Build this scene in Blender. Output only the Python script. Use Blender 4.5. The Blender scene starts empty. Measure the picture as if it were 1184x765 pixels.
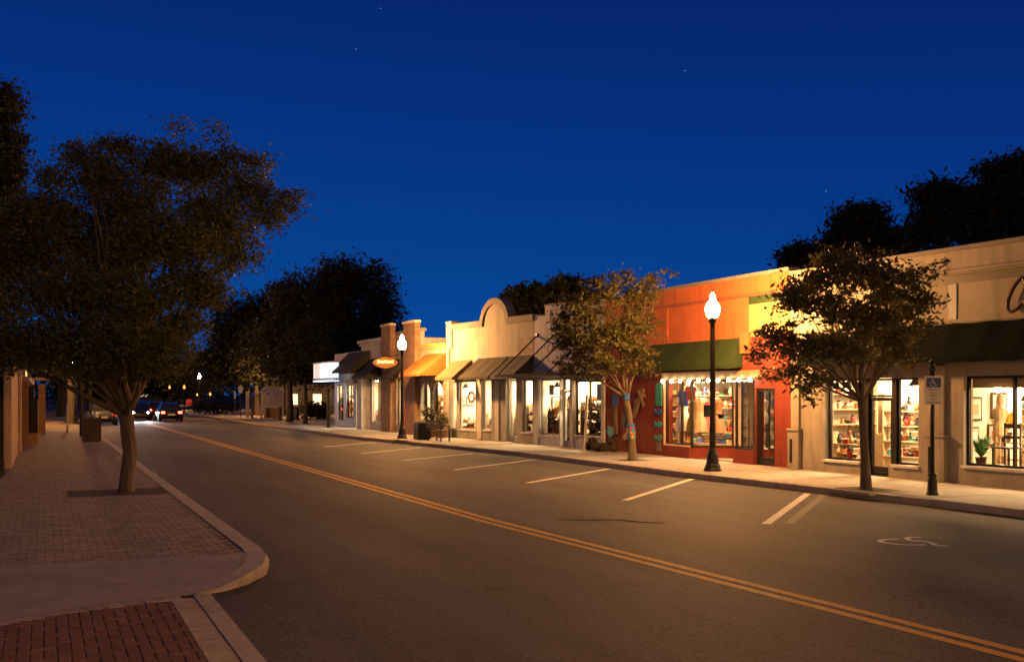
import bpy, math, random
import numpy as np
from mathutils import Vector
R = math.radians
random.seed(7); rng = np.random.default_rng(7)
sc = bpy.context.scene
C = sc.collection

# ------------------------------------------------------------------ camera, sky, exposure
YAW, FPX, EYE, HORIZ = R(23.4), 1250.0, 2.15, 455.0
cam = bpy.data.cameras.new('Camera'); cam.lens = 36 * FPX / 1184; cam.shift_y = (HORIZ - 382.5) / 1184
cam.clip_start = .1; cam.clip_end = 4000
co = bpy.data.objects.new('Camera', cam); C.objects.link(co)
co.location = (0, 0, EYE); co.rotation_euler = (R(90), 0, -YAW); sc.camera = co

w = bpy.data.worlds.new('World'); sc.world = w; w.use_nodes = True
nt = w.node_tree; N = nt.nodes; L = nt.links
bg = N['Background']; bg.inputs[1].default_value = .90
tc = N.new('ShaderNodeTexCoord')
sep = N.new('ShaderNodeSeparateXYZ'); L.new(tc.outputs['Generated'], sep.inputs[0])
az = N.new('ShaderNodeVectorMath'); az.operation = 'DOT_PRODUCT'; L.new(tc.outputs['Generated'], az.inputs[0])
az.inputs[1].default_value = (-.05, .06, 0)          # twilight glow lies up the street
sb = N.new('ShaderNodeMath'); sb.operation = 'SUBTRACT'; L.new(sep.outputs[2], sb.inputs[0]); L.new(az.outputs['Value'], sb.inputs[1])
ramp = N.new('ShaderNodeValToRGB'); L.new(sb.outputs[0], ramp.inputs[0])
el = ramp.color_ramp.elements
el[0].position = 0.0; el[0].color = (.002, .058, .265, 1)
el[1].position = 1.0; el[1].color = (.0008, .003, .045, 1)
for p, c in ((.10, (.0014, .040, .215, 1)), (.20, (.0014, .026, .175, 1)), (.31, (.0014, .0155, .128, 1)), (.5, (.0012, .009, .085, 1))):
    e = el.new(p); e.color = c
# afterglow and town light low in the sky behind the camera
d2 = N.new('ShaderNodeVectorMath'); d2.operation = 'DOT_PRODUCT'; L.new(tc.outputs['Generated'], d2.inputs[0]); d2.inputs[1].default_value = (-.397, -.918, 0)
mr = N.new('ShaderNodeMapRange'); mr.interpolation_type = 'SMOOTHSTEP'; L.new(d2.outputs['Value'], mr.inputs[0]); mr.inputs[1].default_value = -.15; mr.inputs[2].default_value = .9
wm = N.new('ShaderNodeMix'); wm.data_type = 'RGBA'; L.new(mr.outputs[0], wm.inputs[0]); L.new(ramp.outputs[0], wm.inputs[6]); wm.inputs[7].default_value = (.098, .070, .062, 1)
L.new(wm.outputs[2], bg.inputs[0])
sc.view_settings.view_transform = 'Standard'; sc.view_settings.look = 'None'
sc.view_settings.exposure = 0.4; sc.view_settings.gamma = 1.0
cy = sc.cycles
cy.use_denoising = True; cy.max_bounces = 7; cy.diffuse_bounces = 3; cy.glossy_bounces = 3
cy.transparent_max_bounces = 12; cy.sample_clamp_indirect = 4; cy.sample_clamp_direct = 0
cy.caustics_reflective = False; cy.caustics_refractive = False

LAMP = (1.0, .44, .12); LAMP_S = 1750.0
WARM = (1.0, .68, .34)

# ------------------------------------------------------------------ materials
MATS = {}
def mat(name, col, rough=.8, metal=0., var=.18, scale=3., bump=0., bscale=40., emit=0., ecol=None, spec=.4, dirt=0., bdist=.012, stretch=None):
    if name in MATS: return MATS[name]
    m = bpy.data.materials.new(name); MATS[name] = m; m.use_nodes = True
    t = m.node_tree; n = t.nodes; l = t.links; b = n['Principled BSDF']
    b.inputs['Roughness'].default_value = rough; b.inputs['Metallic'].default_value = metal
    b.inputs['Specular IOR Level'].default_value = spec
    co_ = n.new('ShaderNodeTexCoord')
    if var > 0:
        ns = n.new('ShaderNodeTexNoise'); ns.inputs['Scale'].default_value = scale; ns.inputs['Detail'].default_value = 8; ns.inputs['Roughness'].default_value = .65
        l.new(co_.outputs['Object'], ns.inputs['Vector'])
        mx = n.new('ShaderNodeMix'); mx.data_type = 'RGBA'; mx.blend_type = 'MIX'
        mx.inputs[6].default_value = tuple(max(0, x * (1 - var * 1.6)) for x in col) + (1,)
        mx.inputs[7].default_value = tuple(min(1, x * (1 + var)) for x in col) + (1,)
        l.new(ns.outputs[0], mx.inputs[0]); out = mx.outputs[2]
        if dirt > 0:      # streaks and stains of their own shape
            mp = n.new('ShaderNodeMapping'); mp.inputs['Scale'].default_value = (2.2, 2.2, .35); l.new(co_.outputs['Object'], mp.inputs[0])
            n2 = n.new('ShaderNodeTexNoise'); n2.inputs['Scale'].default_value = 1.6; n2.inputs['Detail'].default_value = 6; l.new(mp.outputs[0], n2.inputs['Vector'])
            rp = n.new('ShaderNodeValToRGB'); rp.color_ramp.elements[0].position = .5; rp.color_ramp.elements[1].position = .75
            l.new(n2.outputs[0], rp.inputs[0])
            ml = n.new('ShaderNodeMath'); ml.operation = 'MULTIPLY'; ml.inputs[1].default_value = dirt; l.new(rp.outputs[0], ml.inputs[0])
            m2 = n.new('ShaderNodeMix'); m2.data_type = 'RGBA'; m2.inputs[7].default_value = tuple(x * .35 for x in col) + (1,)
            l.new(ml.outputs[0], m2.inputs[0]); l.new(out, m2.inputs[6]); out = m2.outputs[2]
        l.new(out, b.inputs['Base Color'])
    else:
        b.inputs['Base Color'].default_value = tuple(col) + (1,)
    if bump > 0:
        nb = n.new('ShaderNodeTexNoise'); nb.inputs['Scale'].default_value = bscale; nb.inputs['Detail'].default_value = 6
        if stretch:
            sm = n.new('ShaderNodeMapping'); sm.inputs['Scale'].default_value = stretch; l.new(co_.outputs['Object'], sm.inputs[0]); l.new(sm.outputs[0], nb.inputs['Vector'])
            if var > 0: l.new(sm.outputs[0], ns.inputs['Vector'])
        else: l.new(co_.outputs['Object'], nb.inputs['Vector'])
        bp = n.new('ShaderNodeBump'); bp.inputs['Strength'].default_value = bump; bp.inputs['Distance'].default_value = bdist
        l.new(nb.outputs[0], bp.inputs['Height']); l.new(bp.outputs[0], b.inputs['Normal'])
    if emit > 0:
        b.inputs['Emission Color'].default_value = tuple(ecol or col) + (1,); b.inputs['Emission Strength'].default_value = emit
    return m

def island_mat(name, cols, rough=.75, trans=0., bump=0., spec=.3):
    """every separate piece of the mesh (a leaf, a paver) takes its own shade"""
    if name in MATS: return MATS[name]
    m = bpy.data.materials.new(name); MATS[name] = m; m.use_nodes = True
    t = m.node_tree; n = t.nodes; l = t.links; b = n['Principled BSDF']; b.inputs['Roughness'].default_value = rough
    b.inputs['Specular IOR Level'].default_value = spec
    g = n.new('ShaderNodeNewGeometry'); rp = n.new('ShaderNodeValToRGB')
    e = rp.color_ramp.elements; k = len(cols)
    e[0].color = cols[0] + (1,); e[1].color = cols[-1] + (1,)
    for i in range(1, k - 1):
        q = e.new(i / (k - 1)); q.color = cols[i] + (1,)
    l.new(g.outputs['Random Per Island'], rp.inputs[0]); out = rp.outputs[0]
    co_ = n.new('ShaderNodeTexCoord')
    if bump > 0:
        ns = n.new('ShaderNodeTexNoise'); ns.inputs['Scale'].default_value = 9; ns.inputs['Detail'].default_value = 8; l.new(co_.outputs['Object'], ns.inputs['Vector'])
        mx = n.new('ShaderNodeMix'); mx.data_type = 'RGBA'; mx.blend_type = 'MULTIPLY'; mx.inputs[0].default_value = .7
        l.new(out, mx.inputs[6]); l.new(ns.outputs[0], mx.inputs[7]); 
        gm = n.new('ShaderNodeMix'); gm.data_type = 'RGBA'; gm.blend_type = 'ADD'; gm.inputs[0].default_value = .35
        l.new(mx.outputs[2], gm.inputs[6]); l.new(out, gm.inputs[7]); out = gm.outputs[2]
        nb = n.new('ShaderNodeTexNoise'); nb.inputs['Scale'].default_value = 60; nb.inputs['Detail'].default_value = 5; l.new(co_.outputs['Object'], nb.inputs['Vector'])
        bp = n.new('ShaderNodeBump'); bp.inputs['Strength'].default_value = bump; bp.inputs['Distance'].default_value = .01
        l.new(nb.outputs[0], bp.inputs['Height']); l.new(bp.outputs[0], b.inputs['Normal'])
    l.new(out, b.inputs['Base Color'])
    if trans > 0:
        tr = n.new('ShaderNodeBsdfTranslucent'); l.new(out, tr.inputs[0]); ms = n.new('ShaderNodeMixShader'); ms.inputs[0].default_value = trans
        l.new(b.outputs[0], ms.inputs[1]); l.new(tr.outputs[0], ms.inputs[2]); l.new(ms.outputs[0], n['Material Output'].inputs[0])
    return m

def glass_mat():
    m = bpy.data.materials.new('window_glass'); m.use_nodes = True; t = m.node_tree; n = t.nodes; l = t.links
    n.remove(n['Principled BSDF'])
    tr = n.new('ShaderNodeBsdfTransparent'); tr.inputs[0].default_value = (.93, .94, .93, 1)
    gl = n.new('ShaderNodeBsdfGlossy'); gl.inputs['Roughness'].default_value = .03
    lw = n.new('ShaderNodeLayerWeight'); pw = n.new('ShaderNodeMath'); pw.operation = 'POWER'; l.new(lw.outputs['Facing'], pw.inputs[0]); pw.inputs[1].default_value = 4
    fr = n.new('ShaderNodeMath'); fr.operation = 'MULTIPLY_ADD'; l.new(pw.outputs[0], fr.inputs[0]); fr.inputs[1].default_value = .75; fr.inputs[2].default_value = .05
    lw.inputs[0].default_value = .5
    ms = n.new('ShaderNodeMixShader'); l.new(fr.outputs[0], ms.inputs[0]); l.new(tr.outputs[0], ms.inputs[1]); l.new(gl.outputs[0], ms.inputs[2])
    l.new(ms.outputs[0], n['Material Output'].inputs[0]); return m
GLASS = glass_mat()

def brick_mat(name, c1, c2, mortar, bw, bh, axes='yz', ms=.012, bump=.5, rough=.85):
    if name in MATS: return MATS[name]
    m = bpy.data.materials.new(name); MATS[name] = m; m.use_nodes = True; t = m.node_tree; n = t.nodes; l = t.links; b = n['Principled BSDF']
    b.inputs['Roughness'].default_value = rough
    tcx = n.new('ShaderNodeTexCoord'); sp = n.new('ShaderNodeSeparateXYZ'); l.new(tcx.outputs['Object'], sp.inputs[0])
    cb = n.new('ShaderNodeCombineXYZ'); ix = {'x': 0, 'y': 1, 'z': 2}
    l.new(sp.outputs[ix[axes[0]]], cb.inputs[0]); l.new(sp.outputs[ix[axes[1]]], cb.inputs[1])
    br = n.new('ShaderNodeTexBrick'); l.new(cb.outputs[0], br.inputs['Vector'])
    br.inputs['Color1'].default_value = c1 + (1,); br.inputs['Color2'].default_value = c2 + (1,); br.inputs['Mortar'].default_value = mortar + (1,)
    br.inputs['Scale'].default_value = 1; br.inputs['Mortar Size'].default_value = ms; br.inputs['Brick Width'].default_value = bw; br.inputs['Row Height'].default_value = bh
    ns = n.new('ShaderNodeTexNoise'); ns.inputs['Scale'].default_value = 2.3; ns.inputs['Detail'].default_value = 7; l.new(tcx.outputs['Object'], ns.inputs['Vector'])
    mx = n.new('ShaderNodeMix'); mx.data_type = 'RGBA'; mx.blend_type = 'OVERLAY'; mx.inputs[0].default_value = .7
    l.new(br.outputs[0], mx.inputs[6]); l.new(ns.outputs[0], mx.inputs[7]); l.new(mx.outputs[2], b.inputs['Base Color'])
    bp = n.new('ShaderNodeBump'); bp.inputs['Strength'].default_value = bump; bp.inputs['Distance'].default_value = .01; bp.invert = True
    l.new(br.outputs['Fac'], bp.inputs['Height']); l.new(bp.outputs[0], b.inputs['Normal']); return m

# ------------------------------------------------------------------ mesh helpers
ORG = {}
def bendx(x, y):
    """the shop side of the street follows a slight curve"""
    if y < 23.7: return x + .05 * (23.7 - y)
    if y > 34.1: return x - .1 * (min(y, 50.) - 34.1)
    return x
FAC = 18.4
class MB:
    def __init__(s): s.v = []; s.f = []; s.m = []
    def add(s, vs, fs, mi=0):
        k = len(s.v); s.v += [tuple(p) for p in vs]; s.f += [tuple(i + k for i in f) for f in fs]; s.m += [mi] * len(fs); return s
    def box(s, x0, x1, y0, y1, z0, z1, mi=0):
        x0, x1 = sorted((x0, x1)); y0, y1 = sorted((y0, y1)); z0, z1 = sorted((z0, z1))
        return s.add([(x0,y0,z0),(x1,y0,z0),(x1,y1,z0),(x0,y1,z0),(x0,y0,z1),(x1,y0,z1),(x1,y1,z1),(x0,y1,z1)],
                     [(0,3,2,1),(4,5,6,7),(0,1,5,4),(1,2,6,5),(2,3,7,6),(3,0,4,7)], mi)
    def quad(s, a, b, c, d, mi=0): return s.add([a, b, c, d], [(0,1,2,3)], mi)
    def slab(s, a, b, c, d, th, mi=0):
        """four corners of a sheet with a thickness along its normal"""
        a, b, c, d = map(Vector, (a, b, c, d)); n = (b - a).cross(d - a).normalized() * th
        return s.add([a, b, c, d, a + n, b + n, c + n, d + n], [(0,3,2,1),(4,5,6,7),(0,1,5,4),(1,2,6,5),(2,3,7,6),(3,0,4,7)], mi)
    def tube(s, pts, r, n=8, mi=0, cap=True):
        pts = [Vector(p) for p in pts]; k = len(pts); rs = r if isinstance(r, (list, tuple)) else [r] * k
        vs = []; up = None
        for i, p in enumerate(pts):
            d = (pts[min(i + 1, k - 1)] - pts[max(i - 1, 0)]).normalized()
            if up is None or abs(up.dot(d)) > .95: up = Vector((0, 0, 1)) if abs(d.z) < .9 else Vector((1, 0, 0))
            a = d.cross(up).normalized(); b = a.cross(d).normalized(); up = b
            for j in range(n):
                t = 2 * math.pi * j / n; vs.append(p + (a * math.cos(t) + b * math.sin(t)) * rs[i])
        fs = [(i*n+j, i*n+(j+1)%n, (i+1)*n+(j+1)%n, (i+1)*n+j) for i in range(k-1) for j in range(n)]
        if cap: fs += [tuple(range(n))[::-1], tuple((k-1)*n+j for j in range(n))]
        return s.add(vs, fs, mi)
    def lathe(s, prof, c=(0,0,0), n=14, mi=0, cap=True):
        vs = []; k = len(prof)
        for r, z in prof:
            for j in range(n):
                t = 2 * math.pi * j / n; vs.append((c[0] + r*math.cos(t), c[1] + r*math.sin(t), c[2] + z))
        fs = [(i*n+j, i*n+(j+1)%n, (i+1)*n+(j+1)%n, (i+1)*n+j) for i in range(k-1) for j in range(n)]
        if cap: fs += [tuple(range(n))[::-1], tuple((k-1)*n+j for j in range(n))]
        return s.add(vs, fs, mi)
    def prism(s, poly, axis, a, b, mi=0):
        """poly: 2-D outline; axis 'x' -> (y,z), 'y' -> (x,z), 'z' -> (x,y); extruded a..b"""
        f = {'x': lambda p, t: (t, p[0], p[1]), 'y': lambda p, t: (p[0], t, p[1]), 'z': lambda p, t: (p[0], p[1], t)}[axis]
        n = len(poly); vs = [f(p, a) for p in poly] + [f(p, b) for p in poly]
        fs = [tuple(range(n)), tuple(range(n, 2*n))[::-1]] + [((i+1)%n, i, i+n, (i+1)%n+n) for i in range(n)]
        return s.add(vs, fs, mi)
    def build(s, name, mats, parent=None, fac=False, smooth=False, bevel=0., loc=(0,0,0)):
        """fac: vertices are (depth behind the facade line, y, z)"""
        v = s.v
        if fac: v = [(bendx(FAC, y) + d, y, z) for d, y, z in v]
        o3 = ORG.get(parent.name, (0,0,0)) if parent else loc
        me = bpy.data.meshes.new(name); me.from_pydata([(a-o3[0], b-o3[1], c-o3[2]) for a, b, c in v], [], s.f)
        for m in (mats if isinstance(mats, (list, tuple)) else [mats]): me.materials.append(m)
        me.polygons.foreach_set('material_index', s.m)
        if smooth: me.polygons.foreach_set('use_smooth', [True] * len(s.f))
        import bmesh
        bm = bmesh.new(); bm.from_mesh(me); bmesh.ops.recalc_face_normals(bm, faces=bm.faces); bm.to_mesh(me); bm.free()
        o = bpy.data.objects.new(name, me); C.objects.link(o); ORG[o.name] = tuple(o3)
        if parent: o.parent = parent
        else: o.location = loc
        if bevel:
            md = o.modifiers.new('bevel', 'BEVEL'); md.width = bevel; md.segments = 2; md.limit_method = 'ANGLE'; md.angle_limit = R(40)
        return o
def tag(o, label=None, cat=None, group=None, kind=None):
    if label: o['label'] = label
    if cat: o['category'] = cat
    if group: o['group'] = group
    if kind: o['kind'] = kind
    return o
def thing(name, label, cat, loc=(0,0,0), group=None):
    o = bpy.data.objects.new(name, None); C.objects.link(o); o.location = loc; o.empty_display_size = .2
    ORG[o.name] = tuple(loc); return tag(o, label, cat, group)
def copy_tree(o, parent=None):
    c = o.copy(); C.objects.link(c); c.parent = parent
    for ch in list(o.children): copy_tree(ch, c)
    return c
def at(px, py, t):
    """photo column, row and depth along the view -> a point in the place"""
    s_, c_ = math.sin(YAW), math.cos(YAW); l = (px - 592) * t / FPX
    return Vector((s_*t + c_*l, c_*t - s_*l, EYE + (HORIZ - py) * t / FPX))
def struct(o): o['kind'] = 'structure'; return o

# ------------------------------------------------------------------ ground, road, pavements
def asphalt():
    m = bpy.data.materials.new('asphalt'); m.use_nodes = True; t = m.node_tree; n = t.nodes; l = t.links; b = n['Principled BSDF']
    tx = n.new('ShaderNodeTexCoord')
    def noise(scale, det=8, stretch=None):
        q = n.new('ShaderNodeTexNoise'); q.inputs['Scale'].default_value = scale; q.inputs['Detail'].default_value = det; q.inputs['Roughness'].default_value = .65
        if stretch:
            mp = n.new('ShaderNodeMapping'); mp.inputs['Scale'].default_value = stretch; l.new(tx.outputs['Object'], mp.inputs[0]); l.new(mp.outputs[0], q.inputs['Vector'])
        else: l.new(tx.outputs['Object'], q.inputs['Vector'])
        return q.outputs[0]
    r1 = n.new('ShaderNodeValToRGB'); gq = n.new('ShaderNodeMath'); gq.operation = 'ADD'; gh = n.new('ShaderNodeMath'); gh.operation = 'MULTIPLY'; gh.inputs[1].default_value = .5
    l.new(noise(48, 3), gq.inputs[0]); l.new(noise(19, 5), gq.inputs[1]); l.new(gq.outputs[0], gh.inputs[0]); l.new(gh.outputs[0], r1.inputs[0])
    r1.color_ramp.elements[0].position = .38; r1.color_ramp.elements[0].color = (.036, .034, .034, 1); r1.color_ramp.elements[1].position = .62; r1.color_ramp.elements[1].color = (.165, .150, .146, 1)
    r2 = n.new('ShaderNodeValToRGB'); l.new(noise(.55, 9, (1, .18, 1)), r2.inputs[0])
    r2.color_ramp.elements[0].position = .3; r2.color_ramp.elements[0].color = (.52, .51, .51, 1); r2.color_ramp.elements[1].position = .7; r2.color_ramp.elements[1].color = (1.2, 1.18, 1.16, 1)
    mx = n.new('ShaderNodeMix'); mx.data_type = 'RGBA'; mx.blend_type = 'MULTIPLY'; mx.inputs[0].default_value = 1
    l.new(r1.outputs[0], mx.inputs[6]); l.new(r2.outputs[0], mx.inputs[7])
    vo = n.new('ShaderNodeTexVoronoi'); vo.feature = 'DISTANCE_TO_EDGE'; vo.inputs['Scale'].default_value = .33
    wv = n.new('ShaderNodeVectorMath'); wv.operation = 'ADD'; wn = n.new('ShaderNodeTexNoise'); wn.inputs['Scale'].default_value = 1.2; wn.inputs['Detail'].default_value = 6
    l.new(tx.outputs['Object'], wn.inputs['Vector']); l.new(tx.outputs['Object'], wv.inputs[0]); l.new(wn.outputs['Color'], wv.inputs[1]); l.new(wv.outputs[0], vo.inputs['Vector'])
    rc = n.new('ShaderNodeValToRGB'); l.new(vo.outputs['Distance'], rc.inputs[0]); rc.color_ramp.elements[0].position = .002; rc.color_ramp.elements[0].color = (.5,.5,.5,1); rc.color_ramp.elements[1].position = .008; rc.color_ramp.elements[1].color = (1,1,1,1)
    r3 = n.new('ShaderNodeValToRGB'); l.new(noise(1.7, 6), r3.inputs[0])
    r3.color_ramp.elements[0].position = .62; r3.color_ramp.elements[0].color = (1, 1, 1, 1); r3.color_ramp.elements[1].position = .7; r3.color_ramp.elements[1].color = (.6, .59, .59, 1)
    m2 = n.new('ShaderNodeMix'); m2.data_type = 'RGBA'; m2.blend_type = 'MULTIPLY'; m2.inputs[0].default_value = .9
    l.new(mx.outputs[2], m2.inputs[6]); l.new(r3.outputs[0], m2.inputs[7]); m3 = n.new('ShaderNodeMix'); m3.data_type = 'RGBA'; m3.blend_type = 'MULTIPLY'; m3.inputs[0].default_value = .55
    l.new(m2.outputs[2], m3.inputs[6]); l.new(rc.outputs[0], m3.inputs[7]); l.new(m3.outputs[2], b.inputs['Base Color'])
    b.inputs['Roughness'].default_value = .8; b.inputs['Specular IOR Level'].default_value = .14
    bp = n.new('ShaderNodeBump'); bp.inputs['Strength'].default_value = .22; bp.inputs['Distance'].default_value = .006
    l.new(noise(60, 4), bp.inputs['Height']); l.new(bp.outputs[0], b.inputs['Normal']); return m
ASPH = asphalt()
SOIL = mat('soil', (.045, .04, .025), .95, var=.4, scale=2, bump=.5)
CONC = mat('kerb_concrete', (.42, .36, .28), .85, var=.3, scale=5, bump=.35, bscale=50, dirt=.5)
WALKC = mat('walk_concrete', (.30, .27, .235), .85, var=.28, scale=1.3, bump=.25, bscale=60, dirt=.3)
RAMPC = mat('ramp_concrete', (.34, .295, .24), .8, var=.3, scale=1.5, bump=.25, bscale=60, dirt=.4)
struct(MB().quad((-1500,-1500,-.012), (1500,-1500,-.012), (1500,1500,-.012), (-1500,1500,-.012)).build('ground', SOIL))
struct(MB().quad((-60,-40,0), (40,-40,0), (40,420,0), (-60,420,0)).build('road', ASPH))

KX = 15.05
def kx(y): return bendx(KX, y)
def strip(ys, xa, xb, z0, z1, name, m, bevel=0):
    b = MB()
    for y0, y1 in zip(ys[:-1], ys[1:]):
        b.add([(bendx(xa,y0),y0,z0),(bendx(xb,y0),y0,z0),(bendx(xb,y1),y1,z0),(bendx(xa,y1),y1,z0),(bendx(xa,y0),y0,z1),(bendx(xb,y0),y0,z1),(bendx(xb,y1),y1,z1),(bendx(xa,y1),y1,z1)],
              [(0,3,2,1),(4,5,6,7),(0,1,5,4),(1,2,6,5),(2,3,7,6),(3,0,4,7)])
    return struct(b.build(name, m, bevel=bevel))
strip([-12, 6, 15, 23.7, 34.1, 43.6], KX, KX+.16, 0, .15, 'kerb', CONC, .018)
strip([45.3, 50, 60, 120], KX, KX+.16, 0, .15, 'kerb', CONC, .018)
# the walk in poured bays with open joints
b = MB(); yy = -12.
edges = [KX+.165, KX+1.75, FAC+.05]
while yy < 68:
    y1 = min(yy + 1.55, 68)
    for xa, xb in zip(edges[:-1], edges[1:]):
        g_ = .008; z1 = .15 + random.uniform(-.002, .002)
        b.add([(bendx(xa,yy)+g_,yy+g_,0),(bendx(xb,yy)-g_,yy+g_,0),(bendx(xb,y1)-g_,y1-g_,0),(bendx(xa,y1)+g_,y1-g_,0),(bendx(xa,yy)+g_,yy+g_,z1),(bendx(xb,yy)-g_,yy+g_,z1),(bendx(xb,y1)-g_,y1-g_,z1),(bendx(xa,y1)+g_,y1-g_,z1)],
              [(0,3,2,1),(4,5,6,7),(0,1,5,4),(1,2,6,5),(2,3,7,6),(3,0,4,7)])
    yy = y1
WALKB = island_mat('walk_bays', [(.27,.24,.2), (.33,.295,.25), (.3,.27,.23)], .85, bump=.3)
struct(b.build('shop_pavement', WALKB))
strip([68.02, 80, 140], KX+.165, 40, 0, .145, 'plaza_pavement', WALKC)

JOINT = mat('joint_gap', (.06,.052,.045), .95)
b = MB(); y = -11.
while y < 60:
    if not 43.4 < y < 45.4: x = kx(y); b.box(x-.002, x+.162, y, y+.012, .01, .1512)
    y += 3.05
struct(b.build('kerb_joints', JOINT))
b = MB(); y = 15.6
while y < 60: b.box(2.331, 2.603, y, y+.012, .01, .1515); y += 2.4
struct(b.build('kerb_joints', JOINT))
# painted lines
YEL = mat('yellow_paint', (.62, .33, .05), .75, var=.4, scale=9); WHT = mat('white_paint', (.66, .63, .58), .75, var=.35, scale=8)
FADED = mat('faded_paint', (.17, .16, .15), .8, var=.5, scale=8)
def cx_(y): return 6.9 + (.045 * (17 - y) if y < 17 else 0)
for off in (-.18, .05):
    b = MB(); ys = [-12, 0, 5, 10, 17, 30, 60, 110]
    for y0, y1 in zip(ys[:-1], ys[1:]): b.quad((cx_(y0)+off,y0,.004), (cx_(y0)+off+.13,y0,.004), (cx_(y1)+off+.13,y1,.004), (cx_(y1)+off,y1,.004))
    struct(b.build('road_marking', YEL))
def stripe(x0, y0, x1, y1, wd, m, z=.004):
    d = Vector((x1-x0, y1-y0)).normalized(); n = Vector((-d.y, d.x)) * wd / 2
    struct(MB().quad((x0-n.x,y0-n.y,z), (x1-n.x,y1-n.y,z), (x1+n.x,y1+n.y,z), (x0+n.x,y0+n.y,z)).build('road_marking', m))
for x0, y0, x1, y1 in ((15.1,18.85,10.94,14.72), (15.02,23.25,10.78,19.14), (14.83,27.3,10.71,23.8), (14.7,32.1,10.63,28.7), (14.1,36.2,10.7,33.5), (13.9,41.2,10.5,37.9), (13.6,46.5,10.4,43.2)):
    stripe(x0, y0, x1, y1, .15, WHT)
stripe(15.25, 18.5, 11.3, 14.6, .16, FADED)
# worn wheelchair outline on the bay
def ribbon(pts, wd, m, z=.0045):
    b = MB(); pts = [Vector((p[0], p[1])) for p in pts]
    for i in range(len(pts)-1):
        d0 = (pts[min(i+1,len(pts)-1)] - pts[max(i-1,0)]).normalized(); d1 = (pts[min(i+2,len(pts)-1)] - pts[i]).normalized()
        n0 = Vector((-d0.y,d0.x))*wd/2; n1 = Vector((-d1.y,d1.x))*wd/2; a, c = pts[i], pts[i+1]
        b.quad((a.x-n0.x,a.y-n0.y,z), (c.x-n1.x,c.y-n1.y,z), (c.x+n1.x,c.y+n1.y,z), (a.x+n0.x,a.y+n0.y,z))
    struct(b.build('road_marking', m))
def gpt(px, py):
    t = EYE * FPX / (py - HORIZ); p = at(px, py, t); return (p.x, p.y)
def smooth2(pts, k=6):
    out = []
    for i in range(len(pts)-1):
        p0, p1, p2, p3 = (Vector(pts[max(0, min(len(pts)-1, i+j))]) for j in (-1, 0, 1, 2))
        for q in range(k):
            t = q / k; out.append(.5*((2*p1) + (p2-p0)*t + (2*p0-5*p1+4*p2-p3)*t*t + (3*p1-p0-3*p2+p3)*t**3))
    return out + [Vector(pts[-1])]
ribbon(smooth2([gpt(*p) for p in ((1039,623.2), (1024,623.6), (1017.5,624.7), (1022,627), (1035,628.8), (1055,629.8), (1070,629.6))]), .085, WHT)
ribbon(smooth2([gpt(*p) for p in ((1065,621.3), (1053,620.8), (1048.5,622.4), (1053,624.4), (1066,625.6), (1076,627.2), (1083,630.2), (1096,631.3))]), .085, WHT)
TAR = mat('tar', (.009, .008, .008), .95, var=.3, spec=.02)
ribbon(smooth2([gpt(*p) for p in ((645,600.5), (680,601.2), (712,600.8), (738,603.2), (768,604.6))]), .11, TAR)

# left pavement: kerb, real pavers, apron, herringbone crossing
KP = [(2.6,130,.15), (2.6,60,.15), (2.6,25,.15), (2.62,15.2,.15), (2.63,14.3,.15), (2.58,13.6,.15), (2.42,12.95,.13), (2.12,12.4,.10), (1.8,12.05,.05), (1.5,11.9,.02)]
b = MB(); prev = None
for i, (x, y, z) in enumerate(KP):
    a = Vector(KP[max(i-1,0)][:2]); c = Vector(KP[min(i+1,len(KP)-1)][:2]); d = (c - a).normalized(); n = Vector((d.y, -d.x)); n = -n if n.x > 0 and i < 6 else n
    n = Vector((-abs(d.y), d.x if False else (abs(d.x)))) if True else n
    wd = .27
    ring = [(x, y, 0), (x - n.x*-0.0, y, z*.55), (x + n.x*.035, y + n.y*.035, z), (x + n.x*wd, y + n.y*wd, z), (x + n.x*wd, y + n.y*wd, 0)]
    k = len(b.v); b.v += ring
    if i:
        for j in range(4): b.f.append((k-5+j, k-5+j+1, k+j+1, k+j)); b.m.append(0)
b.f.append(tuple(range(len(b.v)-5, len(b.v)))); b.m.append(0)
struct(b.build('kerb', CONC))
XI = 2.325
struct(MB().box(-14, XI-.003, 13.75, 130, 0, .138).build('pavement_bed', mat('jointing_sand', (.05,.042,.034), .95, var=.3)))
PAV = island_mat('pavers', [(.19,.15,.11), (.26,.205,.155), (.32,.26,.20), (.21,.16,.125), (.28,.225,.175)], .8, bump=.35)
RED = island_mat('red_pavers', [(.12,.05,.033), (.155,.065,.043), (.10,.042,.03), (.175,.08,.052)], .8, bump=.35)
BUF = island_mat('buff_pavers', [(.32,.26,.2), (.37,.3,.235), (.28,.225,.18)], .8, bump=.3)
def paver(b, cx, cy, lx, ly, z, rot=0., th=.05, ch=.007):
    h = random.uniform(-.0015, .0015); q = []
    cr, sr = math.cos(rot), math.sin(rot)
    for ax, ay, zz in ((0,0,z-th), (0,0,z-ch+h), (ch,ch,z+h)):
        for sx, sy in ((-1,-1),(1,-1),(1,1),(-1,1)):
            u = sx*(lx/2-ax); v = sy*(ly/2-ay); q.append((cx+u*cr-v*sr, cy+u*sr+v*cr, zz))
    fs = [(8,9,10,11)] + [(i, (i+1)%4, (i+1)%4+4, i+4) for i in range(4)] + [(i+4, (i+1)%4+4, (i+1)%4+8, i+8) for i in range(4)]
    b.add(q, fs)
b = MB(); row = 0; y = 13.86
PITL = (.45, 2.33, 22.55, 24.2)
while y < 62:
    x = XI - .11 - (row % 2) * .105
    while x > -1.7:
        if not (PITL[0]-.05 < x < PITL[1] and PITL[2]-.02 < y < PITL[3]+.02):
            paver(b, x, y + random.uniform(-.002,.002), .202, .152, .15)
        x -= .21
    y += .16; row += 1
struct(b.build('brick_pavement', PAV))
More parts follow.
